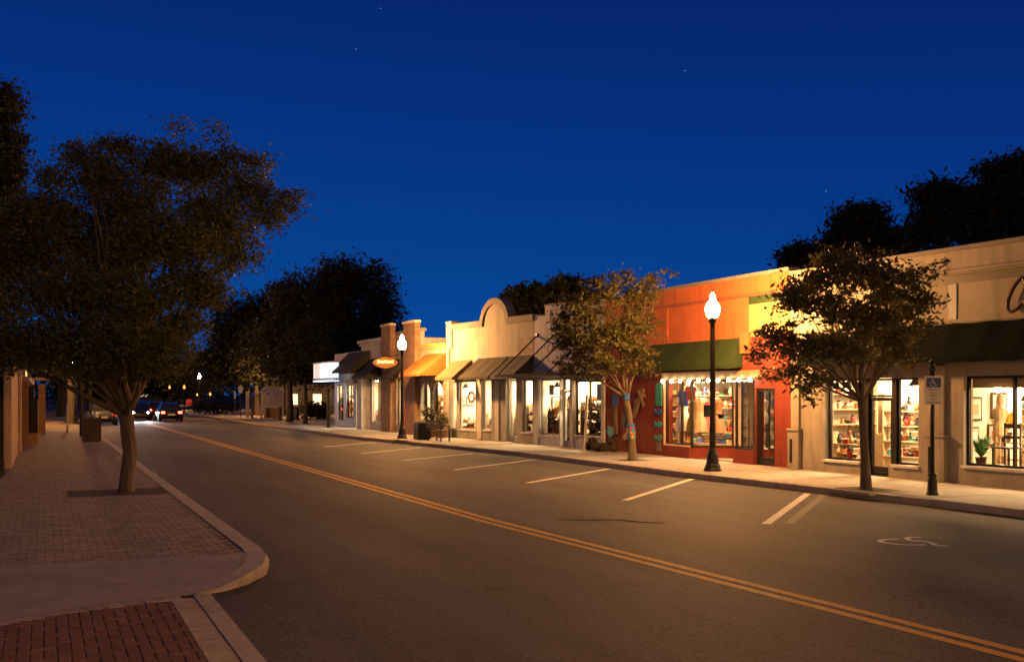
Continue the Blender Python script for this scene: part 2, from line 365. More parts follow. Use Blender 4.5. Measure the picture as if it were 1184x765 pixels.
struct(MB().box(-14, XI-.004, 62.1, 129.9, .1, .149).build('far_pavement', brick_mat('far_pavers', (.2,.14,.105), (.15,.10,.08), (.05,.04,.035), .42, .16, 'xy')))
b = MB(); b.box(-14, -1.72, 13.86, 62, .1, .146); struct(b.build('inner_pavement', brick_mat('inner_pavers', (.2,.14,.105), (.15,.10,.08), (.05,.04,.035), .42, .16, 'xy')))
struct(MB().box(.48, 2.31, 22.55, 24.22, .1, .1445).build('tree_pit', mat('pit_soil', (.05,.036,.024), .95, var=.5, scale=7, bump=.9, bscale=35)))
# apron: rises from the crossing to the pavement
FRONT = [(1.55,11.93), (1.1,11.88), (.72,11.8), (.15,11.6), (-.38,11.28), (-1.5,10.5), (-4,8.7), (-9,5.2)]
BACK = [(2.34,13.79), (1.6,13.79), (1.0,13.79), (.3,13.79), (-.5,13.79), (-1.8,13.79), (-5,13.79), (-12,13.79)]
b = MB(); K = 8
for (fx, fy), (bx, by) in zip(FRONT, BACK):
    for k in range(K+1):
        t = k / K; zz = .012 + .139 * (t*t*(3-2*t))
        x = fx + (bx-fx)*t; y = fy + (by-fy)*t
        if fx == 1.55: x += .28*math.sin(math.pi*t)
        b.v.append((x, y, zz))
for i in range(len(FRONT)-1):
    for k in range(K): b.f.append((i*(K+1)+k, i*(K+1)+k+1, (i+1)*(K+1)+k+1, (i+1)*(K+1)+k)); b.m.append(0)
struct(b.build('pavement_apron', RAMPC, smooth=True))
b = MB()          # soldier course along the apron
for (x0, y0), (x1, y1) in zip(FRONT[:-2], FRONT[1:-1]):
    d = Vector((x1-x0, y1-y0)); n_ = max(1, round(d.length/.21)); ang = math.atan2(d.y, d.x)
    for k in range(n_):
        p = Vector((x0,y0)) + d*((k+.5)/n_); nn = Vector((-d.y, d.x)).normalized()*.112
        if p.x - nn.x < 1.25: paver(b, p.x+nn.x, p.y+nn.y, d.length/n_-.012, .2, .0135, ang)
struct(b.build('border_pavers', BUF))
b = MB(); y = 11.7
while y > 2.5:
    paver(b, 1.325, y, .24, .092, .0135); y -= .1
struct(b.build('border_pavers', BUF))
struct(MB().box(1.452, 1.63, 2.4, 11.86, 0, .02).build('flush_kerb', CONC, bevel=.006))
b = MB(); s2 = .105
def front_y(x):
    for (x0,y0), (x1,y1) in zip(FRONT[:-1], FRONT[1:]):
        if x1 <= x <= x0: return y0 + (y1-y0)*(x-x0)/(x1-x0)
    return 11.9
for i in range(-60, 60):
    for j in range(-60, 90):
        # 45-degree-free herringbone: two bricks per cell, stepping
        for kind in (0, 1):
            u = (i*2 + j) if True else 0
            if kind == 0: cx0, cy0, lx, ly = (i*4 + j + 1.0), (j + .5), 2, 1
            else: cx0, cy0, lx, ly = (i*4 + j + 2.5), (j + 0.0), 1, 2
            x0_, x1_ = cx0*s2 - 2.0 - lx*s2/2 + .005, cx0*s2 - 2.0 + lx*s2/2 - .005; y0_, y1_ = cy0*s2 + 2.5 - ly*s2/2 + .005, cy0*s2 + 2.5 + ly*s2/2 - .005
            x1_ = min(x1_, 1.197); y1_ = min(y1_, front_y((x0_+x1_)/2) - .225)
            if x0_ > -4.5 and x1_-x0_ > .03 and y0_ > 2.5 and y1_-y0_ > .03: paver(b, (x0_+x1_)/2, (y0_+y1_)/2, x1_-x0_, y1_-y0_, .0125)
struct(b.build('herringbone_crossing', RED))
struct(MB().quad((-9,2.4,.004), (1.45,2.4,.004), (1.45,11.8,.004), (-9,11.8,.004)).build('crossing_bed', mat('bed', (.045,.03,.022), .95, var=.3)))

# ------------------------------------------------------------------ trees
BARK = mat('bark', (.125, .095, .07), .9, var=.6, scale=14, bump=1., bscale=16, bdist=.05, stretch=(1,1,.16))
DBARK = mat('dark_bark', (.055, .045, .035), .9, var=.4, scale=8, bump=.8, bscale=20)
LEAF_L = island_mat('oak_leaf', [(.06,.07,.022), (.10,.105,.034), (.078,.09,.03), (.15,.135,.045), (.048,.056,.02)], .55, .3)
LEAF_R = island_mat('myrtle_leaf', [(.046,.054,.018), (.075,.076,.026), (.108,.086,.03), (.062,.068,.022), (.09,.058,.022)], .5, .3)
LEAF_D = island_mat('dark_leaf', [(.02,.026,.012), (.035,.04,.018), (.028,.03,.013), (.045,.045,.018)], .7, .2)
def leaves(name, lobes, nclump, kleaf, leaf, cr, m, parent, seed, flat=.6, up=.5):
    """lobes: (centre, (rx, ry, rz), weight); leaf-sized faces gathered in twigs through each lobe"""
    g = np.random.default_rng(seed); wts = np.array([l_[2] for l_ in lobes], float); wts /= wts.sum()
    P = []
    for (c, r, _), q in zip(lobes, wts):
        k = max(3, int(nclump * q)); d = g.normal(size=(k, 3)); d /= np.linalg.norm(d, axis=1)[:, None]
        rad = g.random(k) ** (1/2.1) * (1 + .16 * g.normal(size=k)); P.append(np.array(c) + d * rad[:, None] * np.array(r))
    P = np.concatenate(P); n = len(P) * kleaf
    size = np.repeat(cr * (.6 + .8 * g.random(len(P))), kleaf)
    ctr = np.repeat(P, kleaf, axis=0) + g.normal(size=(n, 3)) * size[:, None] * np.array((1, 1, flat)) * .55
    nr = g.normal(size=(n, 3)); nr[:, 2] = np.abs(nr[:, 2]) + up; nr /= np.linalg.norm(nr, axis=1)[:, None]
    a = g.normal(size=(n, 3)); a -= nr * (a * nr).sum(1)[:, None]; a /= np.linalg.norm(a, axis=1)[:, None]; bb = np.cross(nr, a)
    s_ = leaf * (.45 + 1.1 * g.random(n) ** 1.5)[:, None]
    V = np.stack([ctr - a*s_, ctr + bb*s_*.42 - nr*s_*.1, ctr + a*s_, ctr - bb*s_*.42 - nr*s_*.1], 1).reshape(-1, 3) - np.array(ORG[parent.name])
    me = bpy.data.meshes.new(name); me.vertices.add(4*n); me.loops.add(4*n); me.polygons.add(n)
    me.vertices.foreach_set('co', V.astype('f').ravel()); me.loops.foreach_set('vertex_index', np.arange(4*n, dtype='i'))
    me.polygons.foreach_set('loop_start', np.arange(0, 4*n, 4, dtype='i')); me.update(); me.validate(); me.materials.append(m)
    o = bpy.data.objects.new(name, me); C.objects.link(o); o.parent = parent; ORG[o.name] = ORG[parent.name]; return o
def bez(p0, p1, p2, k=6):
    return [p0*(1-t)**2 + p1*2*t*(1-t) + p2*t*t for t in [i/k for i in range(k+1)]]
def wob(pts, a, g):
    return [p if i in (0,) else p + Vector((g.uniform(-a,a), g.uniform(-a,a), g.uniform(-a,a)*.5)) for i, p in enumerate(pts)]
def tree(label, group, base, trunk, r0, r1, lobes, nclump, kleaf, leaf, cr, lm, bm_, seed, nlimb=9, nsub=4, name='street_tree', flat=.6):
    """trunk: list of points from the ground to the fork"""
    g = random.Random(seed); t = thing(name, label, 'tree', tuple(base), group)
    b = MB(); k = len(trunk); trunk = [Vector(p) for p in trunk]
    rs = [r0 + (r1-r0) * (i/(k-1)) ** .7 for i in range(k)]
    flare = [trunk[0] + Vector((0,0,-.03)), trunk[0] + Vector((0,0,.06))]; b.tube(flare[:1] + [flare[1]] + trunk[1:], [r0*1.45, r0*1.15] + rs[1:], 12)
    fork = trunk[-1]
    ls = sorted(lobes, key=lambda q: -q[2])[:nlimb]
    for c, r, wgt in ls:
        c = Vector(c); e = c + Vector((g.uniform(-.3,.3)*r[0], g.uniform(-.3,.3)*r[1], .35*r[2]))
        s0 = trunk[-1] + (trunk[-2]-trunk[-1])*g.uniform(0, .25); mid = s0.lerp(e, .45); mid.z += .12*(e-s0).length*(.3 if e.z-s0.z > .6*(e-s0).length else -.1)
        pts = wob(bez(s0, mid, e), .05*(e-s0).length*.4, g); q0 = r1*g.uniform(.36,.58)
        b.tube(pts, [q0*(1-.82*i/6) for i in range(7)], 7)
        for _ in range(nsub):
            i = g.randint(2, 5); s1 = pts[i]; dv = Vector((g.gauss(0,1), g.gauss(0,1), g.gauss(.3,.8))).normalized()
            e1 = c + Vector((dv.x*r[0]*.85, dv.y*r[1]*.85, dv.z*r[2]*.85)); q1 = q0*(1-.82*i/6)*.6
            p1 = wob(bez(s1, s1.lerp(e1,.5)+Vector((0,0,.08*(e1-s1).length)), e1, 5), .04*(e1-s1).length, g)
            b.tube(p1, [max(.004, q1*(1-.85*j/5)) for j in range(6)], 5)
            for _ in range(2):
                j = g.randint(2,4); e2 = p1[j] + Vector((g.gauss(0,1), g.gauss(0,1), g.gauss(.3,.7)))*min(r)*.4
                b.tube([p1[j], p1[j].lerp(e2,.5)+Vector((0,0,.03)), e2], [max(.004,q1*.35), max(.003,q1*.25), .003], 4)
    b.build('trunk', bm_, t, smooth=True)
    leaves('crown', lobes, nclump, kleaf, leaf, cr, lm, t, seed, flat)
    return t
def pxl(rows, t0):
    """crown lobes read off the photograph: column, row, radii in pixels, depth offset in metres"""
    out = []
    for px, py, rx, rz, dt in rows:
        t = t0 + dt; k = t / FPX; c = at(px, py, t); r = (rx*k, (rx+rz)*.5*k*1.05, rz*k); out.append((tuple(c), r, rx*rz*(rx+rz)*k**3))
    return out

# big tree in the left pavement
tb = Vector((1.54, 23.44, .14))
tl = pxl([(150,235,48,32,0), (110,200,42,30,-.6), (190,190,44,30,.5), (240,200,34,30,.3), (285,215,30,24,0), (250,250,48,30,-.4), (310,245,26,22,.2), (335,240,16,12,.2),
          (200,280,60,34,-1), (120,290,60,40,.6), (60,250,40,38,-.3), (20,300,55,36,.4), (75,340,55,34,-1.1), (150,345,58,34,-1.4), (225,330,45,26,-.6), (270,290,34,28,.4),
          (35,390,48,26,-.7), (110,395,52,28,-1), (175,395,42,24,-.4), (-30,350,60,50,0), (-40,270,55,50,.8), (85,175,24,14,0), (250,150,10,14,0), (205,148,16,9,.1), (265,175,16,18,.1),
          (150,420,26,12,-.4), (70,420,36,12,-.5), (295,185,20,16,.2), (140,170,30,16,.2), (140,385,50,30,-1.6), (190,405,40,24,-1.2), (100,425,40,16,-1.2), (180,428,28,12,-.9), (215,375,30,24,-.4), (328,229,24,12,0), (347,227,11,6,0), (60,205,22,20,0), (30,260,34,34,0), (15,410,50,22,0), (240,345,26,16,-.3)], 22.1)
tree('large spreading tree with a forked trunk growing in the brick pavement on the left', None, tb,
     [tb, tb+Vector((.02,0,.35)), tb+Vector((.08,0,.8)), tb+Vector((.03,.02,1.25)), tb+Vector((0,0,1.6))], .135, .145, tl, 6200, 27, .048, .23, LEAF_L, BARK, 3, nlimb=22, nsub=4)
# fork of stout limbs of that trunk is part of its mesh; the two young trees on the shop side
t1 = Vector((16.21, 28.36, .15))
tree('leafy young tree with coloured bands round its trunk before the red shop', None, t1,
     [t1, t1+Vector((-.02,0,.6)), t1+Vector((-.1,0,1.3)), t1+Vector((-.22,0,1.95))], .125, .078,
     pxl([(735,340,24,22,0), (760,326,18,13,.2), (700,340,28,24,-.3), (672,362,28,26,0), (655,395,24,24,.2), (690,395,34,28,-.6), (722,385,28,26,-.4), (735,410,24,20,0), (700,425,32,16,-.3),
          (665,425,24,16,.2), (742,365,16,20,.1), (757,378,8,16,0), (720,320,16,12,.2), (652,372,16,14,.3), (745,430,12,10,0), (682,335,16,14,.4)], 32.4), 560, 34, .062, .2, LEAF_R, BARK, 11, nlimb=14, nsub=3)
t2 = Vector((15.71, 17.74, .15))
tree('airy young tree with a bare slender trunk in a soil square before the cream shop', None, t2,
     [t2, t2+Vector((-.02,0,.6)), t2+Vector((-.06,.01,1.25)), t2+Vector((-.12,.02,1.9))], .112, .074,
     pxl([(985,310,44,20,0), (945,325,38,20,.2), (1020,325,40,24,-.3), (1060,318,26,12,.1), (1080,305,12,8,0), (1050,350,34,18,.1), (915,345,32,20,-.2), (960,355,40,22,-.5), (1005,370,44,22,-.3),
          (895,385,28,18,0), (930,400,40,20,.2), (880,410,20,12,.1), (975,400,38,18,-.6), (1030,395,36,18,.2), (1065,378,22,14,.2), (910,430,30,14,0), (950,440,26,14,-.3), (1065,345,22,14,.2), (935,455,16,14,0), (1040,415,26,12,0),
          (960,300,26,14,.3)], 22.5), 560, 34, .062, .21, LEAF_R, BARK, 12, nlimb=19, nsub=3)
b = MB(); b.lathe([(.098,1.82),(.104,1.84),(.1,1.99),(.094,2.0)], (t1.x-.205,t1.y,t1.z), 16, 0)
tag(b.build('trunk_band', mat('blue_cloth', (.02,.09,.38), .8), loc=tuple(t1+Vector((0,0,1.83))), smooth=True), 'bright blue cloth band tied high round the tree trunk by the red shop', 'band')
b = MB()
for z0, z1, mi, off in ((.66,.74,1,.03), (.742,.80,0,.036), (.802,.86,2,.042), (.862,.95,1,.05), (.952,1.0,0,.06), (1.002,1.1,3,.07)):
    b.lathe([(.122,z0),(.127,z0+.012),(.125,z1-.012),(.118,z1)], (t1.x-off,t1.y,t1.z), 16, mi)
for k in range(9):
    a = math.pi*(.72+.12*k); r_ = .129; zc_ = t1.z+.66+.1*(k%3)+.03*(k%2); u = Vector((-math.sin(a), math.cos(a), 0))*.032; c_ = Vector((t1.x-.045+r_*math.cos(a), t1.y+r_*math.sin(a), zc_))
    b.slab(c_-u, c_+u, c_+u*.8+Vector((0,0,.1)), c_-u*.7+Vector((0,0,.12)), .006, (3,0,2,1)[k%4])
tag(b.build('trunk_band', [mat('red_cloth', (.38,.03,.02), .8), mat('teal_cloth', (.02,.2,.27), .8), mat('yellow_cloth', (.5,.3,.05), .8), mat('blue_cloth', (.02,.09,.38))], loc=tuple(t1+Vector((0,0,.7)))),
    'patchwork of red, yellow and teal cloth wrapped round the middle of a tree trunk', 'band')
for p, s3, z in ((t2, .62, .1515), (t1, .5, .1515)):
    struct(MB().box(p.x-s3*.75, p.x+s3*.8, p.y-s3, p.y+s3, .1, z+.004).build('tree_pit', MATS['pit_soil']))
    b = MB()
    for q in ((p.x-s3*.75-.06,p.x+s3*.8+.06,p.y-s3-.06,p.y-s3-.001), (p.x-s3*.75-.06,p.x+s3*.8+.06,p.y+s3+.001,p.y+s3+.06), (p.x-s3*.75-.06,p.x-s3*.75-.001,p.y-s3,p.y+s3), (p.x+s3*.8+.001,p.x+s3*.8+.06,p.y-s3,p.y+s3)):
        b.box(*q, .1, .163)
    struct(b.build('pit_edging', CONC))

# trees behind and beyond
def far_tree(label, px, t0, rows, n=1500, k=12, leaf=.16, cr=.6, group=None, trunk_r=.28, basex=None, seed=1, zfork=None, lm=None):
    lo = pxl(rows, t0); bp = at(basex if basex else px, HORIZ, t0); base = Vector((bp.x, bp.y, 0.0 if group != 'walk' else .15))
    zf = zfork or max(2.2, min(l_[0][2]-l_[1][2]*.4 for l_ in lo)); top = Vector((bp.x, bp.y, zf))
    return tree(label, None, base, [base, base.lerp(top,.4)+Vector((.05,0,0)), base.lerp(top,.75), top], trunk_r, trunk_r*.7, lo, n, k, leaf, cr, lm or LEAF_D, DBARK, seed, nlimb=6, nsub=2, name='tree', flat=.75)
far_tree('tallest dark tree with a rounded top rising behind the far shops', 405, 84, [(400,330,40,30,0), (430,330,26,26,2), (375,345,32,34,-2), (445,355,24,26,0), (410,380,48,36,0), (380,405,40,30,-3), (350,360,26,30,2), (455,380,16,18,2), (395,312,24,14,0), (440,400,28,26,0)], 2600, 13, .17, .75, seed=21, basex=404)
far_tree('dark tree with a thick black trunk on the far plaza', 335, 78, [(335,350,24,30,0), (345,385,34,30,0), (320,395,30,32,-2), (350,415,34,26,1), (340,330,12,16,0), (318,425,24,16,0), (365,430,22,14,0)], 1700, 13, .16, .7, group='walk', trunk_r=.26, seed=22, basex=335)
far_tree('slimmer leaning tree with a pale trunk right of the thick black trunk', 352, 73, [(356,395,26,24,0), (372,420,22,18,0), (350,425,18,12,0), (338,405,16,16,.6)], 800, 13, .15, .6, group='walk', trunk_r=.15, seed=23, basex=353)
far_tree('wide dark tree spreading over the white posts beyond the plaza', 282, 100, [(285,365,34,26,0), (262,385,26,26,0), (300,395,36,32,-2), (270,420,34,24,0), (250,425,16,22,0), (310,365,20,22,1), (295,435,30,14,0), (318,345,14,16,1)], 1900, 13, .2, .9, group='walk', trunk_r=.3, seed=24, basex=296)
far_tree('low dim tree closing the right side of the road end', 225, 150, [(225,435,22,22,0), (245,430,14,28,0), (205,443,18,14,3), (228,418,14,14,0)], 900, 12, .28, 1.2, seed=25, basex=228)
far_tree('faint distant tree at the very end of the road', 190, 190, [(190,440,20,16,0), (172,445,16,12,0), (205,432,14,12,0), (200,450,24,8,0)], 800, 12, .33, 1.5, seed=26)
far_tree('distant tree showing left of the road end behind the forked trunk', 150, 170, [(155,440,20,16,0), (135,435,18,20,0), (120,445,20,12,0)], 800, 12, .3, 1.3, seed=27)
far_tree('bushy dark palm crown showing over the arched parapet', 610, 62, [(600,348,14,12,0), (618,342,14,10,0), (608,355,20,8,0), (590,352,8,6,0), (628,352,14,8,0)], 700, 14, .2, .5, seed=28, zfork=6)
far_tree('round dark crown rising behind the lavender shop', 655, 60, [(655,333,15,10,0), (642,343,14,8,0), (662,343,14,9,0), (675,348,10,6,0)], 600, 14, .17, .45, seed=29, zfork=6)
far_tree('small dark crown peeping over the orange shop roof', 925, 48, [(925,297,18,14,0), (938,300,14,12,.5), (912,303,10,10,0)], 500, 14, .13, .4, seed=30, zfork=5)
far_tree('middle dark tree of the group behind the cream shop roof', 992, 50, [(990,262,30,22,0), (1005,252,20,14,.5), (1020,285,34,20,0), (975,280,20,16,0), (965,290,18,14,0)], 1300, 14, .14, .5, seed=31, zfork=5)
far_tree('largest dark tree of the group behind the cream shop roof', 1110, 52, [(1100,235,40,24,0), (1080,225,26,14,.5), (1130,250,50,34,0), (1075,265,30,26,-1), (1160,240,36,30,0), (1180,260,40,40,1), (1065,230,12,8,0)], 2300, 14, .15, .55, seed=32, zfork=5)
far_tree('open twiggy tree top standing highest over the cream shop', 1165, 56, [(1160,195,22,12,0), (1140,197,14,10,0), (1175,185,14,10,0), (1150,208,20,8,0), (1180,210,20,12,0), (1200,200,30,20,0), (1128,200,8,6,0)], 420, 14, .14, .38, seed=33, zfork=8, trunk_r=.2)
far_tree('tall black tree at the far left edge rising above the spreading tree', 0, 29, [(5,130,22,32,0), (-10,180,34,50,0), (12,200,18,34,0), (-30,230,40,60,0), (8,110,14,18,0), (-10,260,30,40,0), (18,165,12,20,0)], 1900, 16, .075, .26, seed=34, basex=-35)
far_tree('row tree on the left pavement nearest the litter bin', 81, 76, [(82,425,20,16,0), (95,415,18,18,0), (68,420,18,16,0)], 500, 12, .16, .6, group='walk', trunk_r=.3, seed=35, basex=81)
far_tree('row tree on the left pavement nearest the pergola', 70, 96, [(66,425,18,16,0), (78,420,16,14,0), (55,428,14,14,0)], 500, 12, .2, .7, group='walk', trunk_r=.36, seed=36, basex=70)

tw = bpy.data.objects.new('far_wood', None)
ORG['far_wood'] = (0,0,0)
C.objects.link(tw); g_ = random.Random(9); lo = []
for k in range(26):
    p = at(-120+18*k, HORIZ, 235+g_.uniform(-12,12)); h_ = g_.uniform(3.,5.5); lo.append(((p.x,p.y,h_*.9), (3.2,2.,h_), h_))
wd_ = leaves('far_wood', lo, 900, 12, .5, 1.6, LEAF_D, tw, 51); wd_.parent = None; bpy.data.objects.remove(tw); wd_.name = 'far_wood'; tag(wd_, 'dark far off wood closing the end of the street', 'wood', kind='stuff')

# ------------------------------------------------------------------ shop buildings
def stucco(name, col, **k): return mat(name, col, .9, var=.24, scale=1.3, bump=.12, bscale=45, dirt=k.get('dirt', .45)*1.3)
CREAM = stucco('cream_stucco', (.27, .24, .205), dirt=.45); CREAM2 = stucco('buff_stucco', (.29, .275, .255), dirt=.5); LAV = stucco('white_stucco', (.50, .50, .54)); TRIMW = stucco('white_trim', (.50, .485, .46), dirt=.2)
ORAN = stucco('orange_stucco', (.40, .10, .034)); REDW = stucco('red_stucco', (.18, .027, .016)); YELW = stucco('yellow_stucco', (.33, .22, .095))
GREY = mat('grey_coping', (.17, .15, .145), .85, var=.25, bump=.3); BROWN = mat('brown_shade', (.055, .042, .035), .5, var=.2)
GREEN = mat('green_canvas', (.026, .045, .018), .9, var=.25, scale=1.5, bump=.15, spec=.1); DGREEN = mat('dark_green_canvas', (.0035, .0065, .006), .9, var=.25, scale=1.5, bump=.15, spec=.04)
DARKM = mat('dark_bronze', (.03, .025, .02), .4, .6, var=.1); DARKS = mat('slate_shingle', (.034, .033, .04), .8, var=.35, scale=12, bump=.7, bscale=18)
BRSH = mat('brown_shingle', (.17, .105, .06), .8, var=.4, scale=9, bump=.7, bscale=16); CHAR = mat('charcoal_canvas', (.026, .023, .024), .85, var=.25); ORTI = mat('orange_canvas', (.34, .10, .02), .7, var=.25, scale=8, bump=.5, bscale=14)
STONE = brick_mat('grey_stone', (.30,.27,.24), (.22,.2,.18), (.12,.11,.1), .35, .2, 'yz', .015); BRK = brick_mat('brown_brick', (.25,.14,.085), (.19,.10,.065), (.13,.11,.09), .22, .075, 'yz', .01)
PBRK = brick_mat('bare_brick', (.30,.24,.19), (.22,.18,.15), (.12,.1,.085), .3, .1, 'yz', .012)
ROOF = mat('roof_felt', (.05, .05, .052), .9); PLAST = mat('plaster', (.72, .66, .56), .9, var=.05); FLOORM = mat('shop_floor', (.24, .17, .11), .6, var=.3); WOOD = mat('oak_wood', (.28, .16, .08), .6, var=.35, scale=6)
PALEW = mat('pale_wood', (.42, .29, .17), .6, var=.3, scale=6); BLUEP = stucco('blue_grey_paint', (.46, .48, .56)); DWOOD = mat('dark_wood', (.06, .035, .02), .5, var=.3, scale=6)

def wall(b, d0, d1, y0, y1, z0, z1, holes, mi=0):
    """a wall slab with rectangular openings (ya, yb, za, zb)"""
    ys = sorted({y0, y1, *[h[0] for h in holes], *[h[1] for h in holes]}); ys = [y for y in ys if y0 <= y <= y1]
    for a, c in zip(ys[:-1], ys[1:]):
        cuts = sorted((h[2], h[3]) for h in holes if h[0] < (a+c)/2 < h[1]); z = z0
        for za, zb in cuts:
            if za > z: b.box(d0, d1, a, c, z, za, mi)
            z = max(z, zb)
        if z < z1: b.box(d0, d1, a, c, z, z1, mi)
    return b
def shell(t, y0, y1, zroof, deep=11., side=None, holes=(), ztop=5.4, front=None, dfront=.28, zf=.15, room=5.2, ceil=3.0, rooms=None, inner=None):
    """outer walls, roof and the lit rooms behind the shop front"""
    b = MB(); wall(b, 0, dfront, y0+.005, y1-.005, .1, ztop, holes); b.build('front_wall', front, t, fac=True)
    b = MB(); e = .006
    b.box(dfront+e, deep, y0+.01, y0+.22, .05, zroof+.3); b.box(dfront+e, deep, y1-.22, y1-.01, .05, zroof+.3); b.box(deep+e, deep+.22, y0+.01, y1-.01, .05, zroof+.3)
    b.build('side_wall', side or front, t, fac=True)
    b = MB(); b.box(dfront+.01, deep-.01, y0+.23, y1-.23, zroof-.15, zroof); b.build('roof', ROOF, t, fac=True)
    for ya, yb in (rooms or [(y0+.24, y1-.24)]):
        b = MB(); q = .03; s = dfront + .012
        b.box(s, room, ya, ya+q, .17, ceil); b.box(s, room, yb-q, yb, .17, ceil); b.box(room+.002, room+.05, ya, yb, .17, ceil); b.build('interior_wall', inner or PLAST, t, fac=True)
        b = MB(); b.box(.29, room, ya+q+.002, yb-q-.002, .1, .166); b.build('shop_floor', FLOORM, t, fac=True)
        b = MB(); b.box(s, room, ya+q+.002, yb-q-.002, ceil-.05, ceil-.002); b.build('ceiling', PLAST, t, fac=True)
def window(t, y0, y1, z0, z1, d=.12, mull=(), trans=(), fw=.06, m=None, name='window', sill=None, label=None):
    b = MB(); m = m or DARKM; dd = (d, d+.07)
    b.box(*dd, y0, y0+fw, z0, z1); b.box(*dd, y1-fw, y1, z0, z1); b.box(*dd, y0+fw, y1-fw, z0, z0+fw); b.box(*dd, y0+fw, y1-fw, z1-fw, z1)
    for y in mull: b.box(d-.004, d+.074, y-fw/2, y+fw/2, z0+fw, z1-fw)
    for z in trans: b.box(d+.004, d+.066, y0+fw, y1-fw, z-fw/2, z+fw/2)
    o = b.build(name, m, t, fac=True)
    if label: o['label'] = label
    p = MB(); p.quad((d+.035,y0+fw*.5,z0+fw*.5), (d+.035,y1-fw*.5,z0+fw*.5), (d+.035,y1-fw*.5,z1-fw*.5), (d+.035,y0+fw*.5,z1-fw*.5)); p.build('pane', GLASS, o, fac=True)
    if sill: s_ = MB(); s_.box(-.05, d-.002, y0-.04, y1+.04, z0-.07, z0-.003); s_.build('sill', sill, o, fac=True, bevel=.008)
    return o
def door(t, y0, y1, z0, z1, d=.2, m=None, handle=True, kick=.22):
    o = window(t, y0, y1, z0, z1, d, fw=.085, m=m, name='door', trans=())
    b = MB(); b.box(d-.003, d+.073, y0+.09, y1-.09, z0+.09, z0+kick); b.build('kick_plate', m or DARKM, o, fac=True)
    if handle: h = MB(); h.tube([(d-.05,y0+.14,z0+.85), (d-.05,y0+.14,z0+1.25)], .014, 6); h.build('handle', mat('steel', (.5,.48,.45), .3, 1., var=0), o, fac=True)
    return o
def awning(t, y0, y1, ztop, zbot, proj, m, drop=.16, name='awning', sides=True, d0=-.004, dm=None):
    b = MB(); a = (d0, ztop); c = (d0-proj, zbot)
    nb_ = max(1, round((y1-y0)/.95)); nj = nb_*6; ni = 6     # cloth sags a little between its bars
    for i in range(ni+3):
        for j in range(nj+1):
            v_ = j/nj; yy_ = y0+(y1-y0)*v_; sg = abs(math.sin(math.pi*v_*nb_))
            if i <= ni:
                u_ = i/ni; b.v.append((a[0]+(c[0]-a[0])*u_, yy_, a[1]+(c[1]-a[1])*u_ - .045*sg*math.sin(math.pi*min(1,u_*.9+.1))))
            else:
                q_ = (i-ni)/2; b.v.append((c[0]-.012*math.sin(v_*nb_*9.)*q_, yy_, zbot - drop*q_*(1-.12*sg)))
    for i in range(ni+2):
        for j in range(nj): b.f.append((i*(nj+1)+j, i*(nj+1)+j+1, (i+1)*(nj+1)+j+1, (i+1)*(nj+1)+j)); b.m.append(0)
    if sides:
        for y in (y0+.002, y1-.022): b.prism([(a[0],a[1]-.004), (c[0]+.004,c[1]-.004), (c[0]+.004,c[1]-drop*.9), (a[0],c[1]-drop*.6)], 'y', y, y+.02)
    o = b.build(name, m, t, fac=True); md = o.modifiers.new('cloth', 'SOLIDIFY'); md.thickness = .012
    f = MB(); f.tube([(a[0]-.02,y0+.1,zbot-.05), (c[0]+.05,y0+.1,zbot-.05), (c[0]+.05,y1-.1,zbot-.05), (a[0]-.02,y1-.1,zbot-.05)], .016, 6); f.build('awning_frame', DARKM, o, fac=True); return o
def panel_light(label, d, y, wd=.3, ln=1.2, s=150., z=2.93, col=WARM):
    t = thing('ceiling_light', label, 'lamp', (bendx(FAC,y)+d, y, z), 'ceiling lights inside the shops')
    b = MB(); b.box(d-wd/2-.02, d+wd/2+.02, y-ln/2-.02, y+ln/2+.02, z-.035, z); b.build('housing', TRIMW, t, fac=True)
    q = MB(); q.quad((d-wd/2,y-ln/2,z-.04), (d-wd/2,y+ln/2,z-.04), (d+wd/2,y+ln/2,z-.04), (d+wd/2,y-ln/2,z-.04))
    q.build('diffuser', mat('diffuser_%d' % s, (.8,.8,.8), emit=s, ecol=col, var=0), t, fac=True); return t

# --- cream shop, nearest
A0, A1 = 6.0, 23.68
tA = thing('shop_building', 'long cream shop with a dark green awning and script lettering nearest the camera', 'building', (bendx(FAC,15),15,.1))
hA = [(13.2,18.0,.57,2.54), (19.28,22.38,.47,2.53), (20.2,20.98,.1,.47), (8.2,12.2,.57,2.54)]
shell(tA, A0, A1, 4.4, holes=hA, ztop=5.33, front=CREAM, rooms=[(6.3,23.4)], ceil=3.05, room=6.0)
b = MB(); b.box(-.07,.3,A0,A1-.004,5.332,5.43); b.build('coping', GREY, tA, fac=True, bevel=.01)
b = MB(); b.box(-.17,-.001,A0,A1-.006,4.835,4.90); b.box(-.10,-.001,A0,A1-.006,4.80,4.832); b.build('cornice', CREAM, tA, fac=True, bevel=.008)
b = MB(); b.box(-.012,-.001,A0,A1-.008,4.60,4.797); b.build('shadow_band', BROWN, tA, fac=True)  # dark brown colour stands in for the shade under the ledge
b = MB(); b.box(-.05,-.001,A0,A1-.01,3.735,3.80); b.build('moulding', CREAM, tA, fac=True, bevel=.006)
awning(tA, A0+.1, 22.9, 3.72, 2.98, .45, DGREEN, drop=.15)
b = MB(); b.box(-.02,-.002,18.18,18.40,3.81,4.59); b.build('shade_strip', mat('shade_grey', (.2,.21,.24), .6, .3), tA, fac=True)  # grey strip painted as the tree's shade on the fascia, no pipe here
